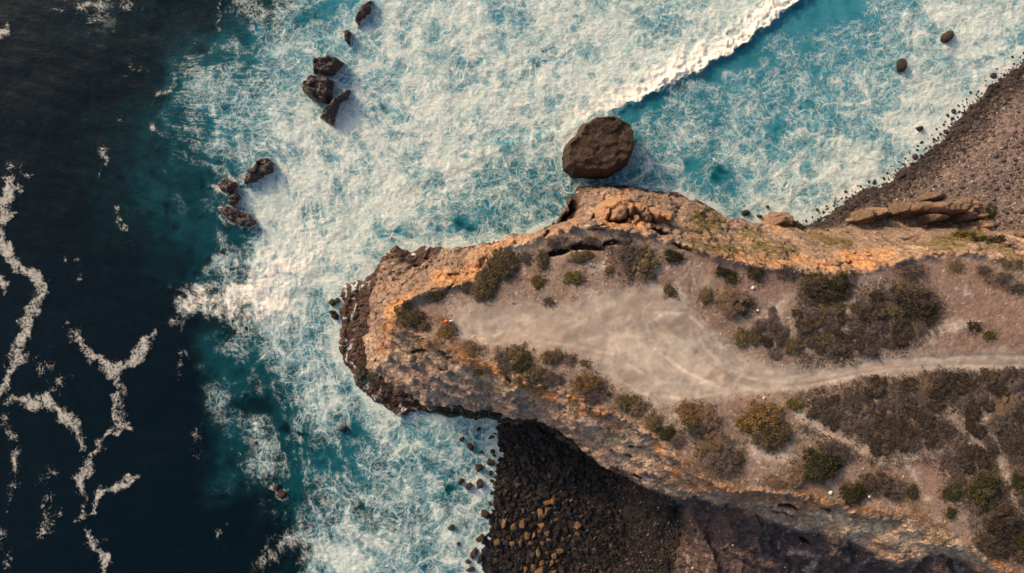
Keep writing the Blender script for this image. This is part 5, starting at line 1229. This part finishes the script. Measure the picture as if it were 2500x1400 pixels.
# short dry growth over slopes and edges
skirt_pts = []
for a, b, r1, r2, kd, lab in BUSHES:
    n_ = int(6 + (r1 + r2) * .5)
    an = RS.uniform(0, 6.28, n_); rr_ = RS.uniform(.75, 1.45, n_) ** 1.0
    skirt_pts.append(np.stack([a + np.cos(an) * r1 * rr_ + 4, b + np.sin(an) * r2 * rr_ + 3], 1))
skirt_pts = np.concatenate(skirt_pts)
def tuft_stuff(name, ab, zg, col_kind, size, label, n_each=7):
    pts = seat(ab, zg); n = len(pts)
    c = np.repeat(pts, n_each, 0) + RS.normal(0, size * .8, (n * n_each, 3)) * [1, 1, .0]
    N = len(c)
    a = RS.normal(size=(N, 3)); a[:, 2] = np.abs(a[:, 2]) + .4; a /= np.linalg.norm(a, axis=1)[:, None]
    b = np.cross(a, RS.normal(size=(N, 3))); b /= np.linalg.norm(b, axis=1)[:, None]
    L = size * RS.uniform(.5, 1.2, N)[:, None]
    Vt = np.stack([c - b * L * .18, c + b * L * .18, c + a * L], 1).reshape(-1, 3)
    me = mesh_np(name, Vt, np.arange(N * 3).reshape(-1, 3), False, {'tone': np.repeat(RS.rand(n), n_each * 3)})
    link(name, me, LM[col_kind], None, kind='stuff', label=label, category='dry grass')
ab = sample_pts(3800, (1950, 640, 2620, 1400), lambda a, b: ((fa_(a, b) > -26) | (fb_t(a, b) > -26)) & (f_gap(a, b) < -2) & (f_bare(a, b) < 4) & (f_plat(a, b) > 0))
tuft_stuff('dry_undergrowth', ab, 24, 'twig', .34, 'dry grey-brown undergrowth between the scrub bushes', 8)
tuft_stuff('low_scrub', skirt_pts, 24, 'olive', .3, 'low olive-brown growth spreading out round the foot of the shrubs', 10)
ab = sample_pts(4200, (900, 560, 2500, 1420), lambda a, b: (f_land(a, b) > 60) & (f_bn(a, b) < -5) & (f_bs(a, b) < -5) & (f_bare(a, b) < 2) & (vn(a * .02, b * .02, 5) > .5) & (f_edge(a, b) < 60 + 0 * a))
tuft_stuff('dry_slope_grass', ab, 22, 'orange', .2, 'short rusty dry grass on the southern slope edge', 5)
ab = sample_pts(3000, (1640, 500, 2550, 660), lambda a, b: (f_green(a, b) > -12) & (f_bn(a, b) < -5))
tuft_stuff('green_slope_grass', ab, 14, 'lime', .2, 'olive-green low plants on the ledges of the north slope', 6)

# ================================================================== PERSON AND DOG
def mat_plain(name, c, r=.8):
    t = NT(name)
    n_ = t.noise(t.n('ShaderNodeTexCoord').outputs['Object'], 12.0, 3, .6)
    t.l(t.vmath('SCALE', t.mix(0, c, c), t.ss(n_, .3, .7, .85, 1.15)), t.b.inputs['Base Color']); t.b.inputs['Roughness'].default_value = r
    return t.m
def skin_obj(name, verts, edges, radii, mat, parent=None, root=0, sub=1):
    me = bpy.data.meshes.new(name); me.from_pydata([Vector(v_) for v_ in verts], edges, [])
    o = bpy.data.objects.new(name, me); COL.objects.link(o)
    md = o.modifiers.new('skin', 'SKIN'); o.modifiers.new('sub', 'SUBSURF').levels = sub
    o.modifiers['sub'].render_levels = sub
    for i, r in enumerate(radii):
        s_ = me.skin_vertices[0].data[i]; s_.radius = (r, r) if np.isscalar(r) else r; s_.use_root = (i == root)
    dg = bpy.context.evaluated_depsgraph_get()
    m2 = bpy.data.meshes.new_from_object(o.evaluated_get(dg)); m2.name = name
    bpy.data.objects.remove(o)
    m2.materials.clear(); m2.materials.append(mat)
    for p_ in m2.polygons: p_.use_smooth = True
    return link(name, m2, None, parent)
q = on_ground(1091, 782)
pe = bpy.data.objects.new('person', None); COL.objects.link(pe); pe.location = q; pe.rotation_euler = (0, 0, math.radians(200))
pe['label'] = 'person in a bright orange jacket and dark trousers standing near the tip'; pe['category'] = 'person'
M_skin = mat_plain('skin', (.45, .27, .19), .6); M_or = mat_plain('orange_jacket', (.85, .16, .02), .7); M_trs = mat_plain('dark_trousers', (.02, .02, .025), .8); M_hair = mat_plain('dark_hair', (.05, .03, .02), .7); M_wh = mat_plain('white_fur', (.75, .72, .66), .9); M_gry = mat_plain('pale_grey_bag', (.55, .54, .52), .8)
# one continuous body, leaning forward a little over the ground (front is +Y)
bv = [(0, 0, .95), (0, .02, 1.15), (0, .08, 1.38), (0, .10, 1.47), (0, .14, 1.58), (0, .17, 1.68),
      (.17, .08, 1.42), (.27, .12, 1.18), (.24, .33, 1.05), (.22, .40, 1.02), (-.17, .08, 1.42), (-.27, .10, 1.18), (-.25, .26, 1.0), (-.24, .33, .96),
      (.10, 0, .90), (.12, .06, .50), (.13, -.02, .09), (.14, .12, .04), (-.10, 0, .90), (-.13, .03, .50), (-.14, -.12, .09), (-.15, .02, .04)]
be = [(0, 1), (1, 2), (2, 3), (3, 4), (4, 5), (2, 6), (6, 7), (7, 8), (8, 9), (2, 10), (10, 11), (11, 12), (12, 13), (0, 14), (14, 15), (15, 16), (16, 17), (0, 18), (18, 19), (19, 20), (20, 21)]
br = [(.13, .10), (.13, .10), (.15, .10), .055, .085, .09, .065, .045, .035, .032, .065, .045, .035, .032, .085, .06, .04, .035, .085, .06, .04, .035]
skin_obj('body', bv, be, br, M_skin, pe)
skin_obj('jacket', [(0, 0, .88), (0, .02, 1.12), (0, .08, 1.37), (.18, .08, 1.42), (.275, .12, 1.18), (.24, .31, 1.06), (-.18, .08, 1.42), (-.275, .10, 1.18), (-.25, .24, 1.01), (0, .09, 1.46)],
         [(0, 1), (1, 2), (2, 3), (3, 4), (4, 5), (2, 6), (6, 7), (7, 8), (2, 9)], [(.19, .15), (.18, .14), (.21, .15), .095, .075, .055, .095, .075, .055, .08], M_or, pe)
skin_obj('trousers', [(0, 0, .93), (.10, 0, .88), (.12, .06, .50), (.13, -.02, .12), (-.10, 0, .88), (-.13, .03, .50), (-.14, -.12, .12)], [(0, 1), (1, 2), (2, 3), (0, 4), (4, 5), (5, 6)], [.15, .11, .085, .07, .11, .085, .07], M_trs, pe)
skin_obj('shoe', [(.13, -.04, .06), (.14, .14, .05)], [(0, 1)], [.06, .05], M_trs, pe); skin_obj('shoe', [(-.14, -.14, .06), (-.15, .04, .05)], [(0, 1)], [.06, .05], M_trs, pe)
skin_obj('hair', [(0, .13, 1.64), (0, .13, 1.74)], [(0, 1)], [.10, .085], M_hair, pe)
for sgn, (hx, hy, hz) in ((1, (.22, .40, 1.02)), (-1, (-.24, .33, .96))):
    for f_i in range(5):
        dx_ = (-.03 + .016 * f_i) * sgn; ln = (.05, .075, .082, .076, .06)[f_i]
        o = skin_obj('finger', [(hx + dx_, hy, hz), (hx + dx_ * 1.3, hy + ln * .6, hz - .01), (hx + dx_ * 1.3, hy + ln, hz - .04)], [(0, 1), (1, 2)], [.012, .009, .007], M_skin, pe, sub=0)
for s_ in (1, -1):
    skin_obj('ear', [(.09 * s_, .15, 1.66), (.095 * s_, .14, 1.70)], [(0, 1)], [.018, .015], M_skin, pe, sub=0)
skin_obj('nose', [(0, .25, 1.66), (0, .27, 1.63)], [(0, 1)], [.012, .016], M_skin, pe, sub=0)
q = on_ground(1100, 784)
de = bpy.data.objects.new('dog', None); COL.objects.link(de); de.location = q; de.rotation_euler = (0, 0, math.radians(20))
de['label'] = 'small white dog standing just right of the person in orange'; de['category'] = 'dog'
dv = [(0, 0, .33), (-.16, 0, .34), (.15, 0, .36), (.24, 0, .47), (.31, 0, .50), (.40, 0, .47), (.15, .07, .22), (.16, .07, .03), (.15, -.07, .22), (.17, -.07, .03),
      (-.18, .07, .24), (-.23, .07, .14), (-.20, .07, .03), (-.18, -.07, .24), (-.23, -.07, .14), (-.19, -.07, .03), (-.27, 0, .42), (-.33, 0, .52)]
skin_obj('body', dv, [(0, 1), (0, 2), (2, 3), (3, 4), (4, 5), (2, 6), (6, 7), (2, 8), (8, 9), (1, 10), (10, 11), (11, 12), (1, 13), (13, 14), (14, 15), (1, 16), (16, 17)],
         [.10, .095, .11, .075, .08, .035, .045, .03, .045, .03, .055, .03, .028, .055, .03, .028, .03, .02], M_wh, de)
for s_ in (1, -1): skin_obj('ear', [(.28, .06 * s_, .55), (.26, .08 * s_, .61)], [(0, 1)], [.025, .012], M_wh, de, sub=0)
skin_obj('nose', [(.425, 0, .485), (.44, 0, .48)], [(0, 1)], [.016, .014], M_trs, de, sub=0)
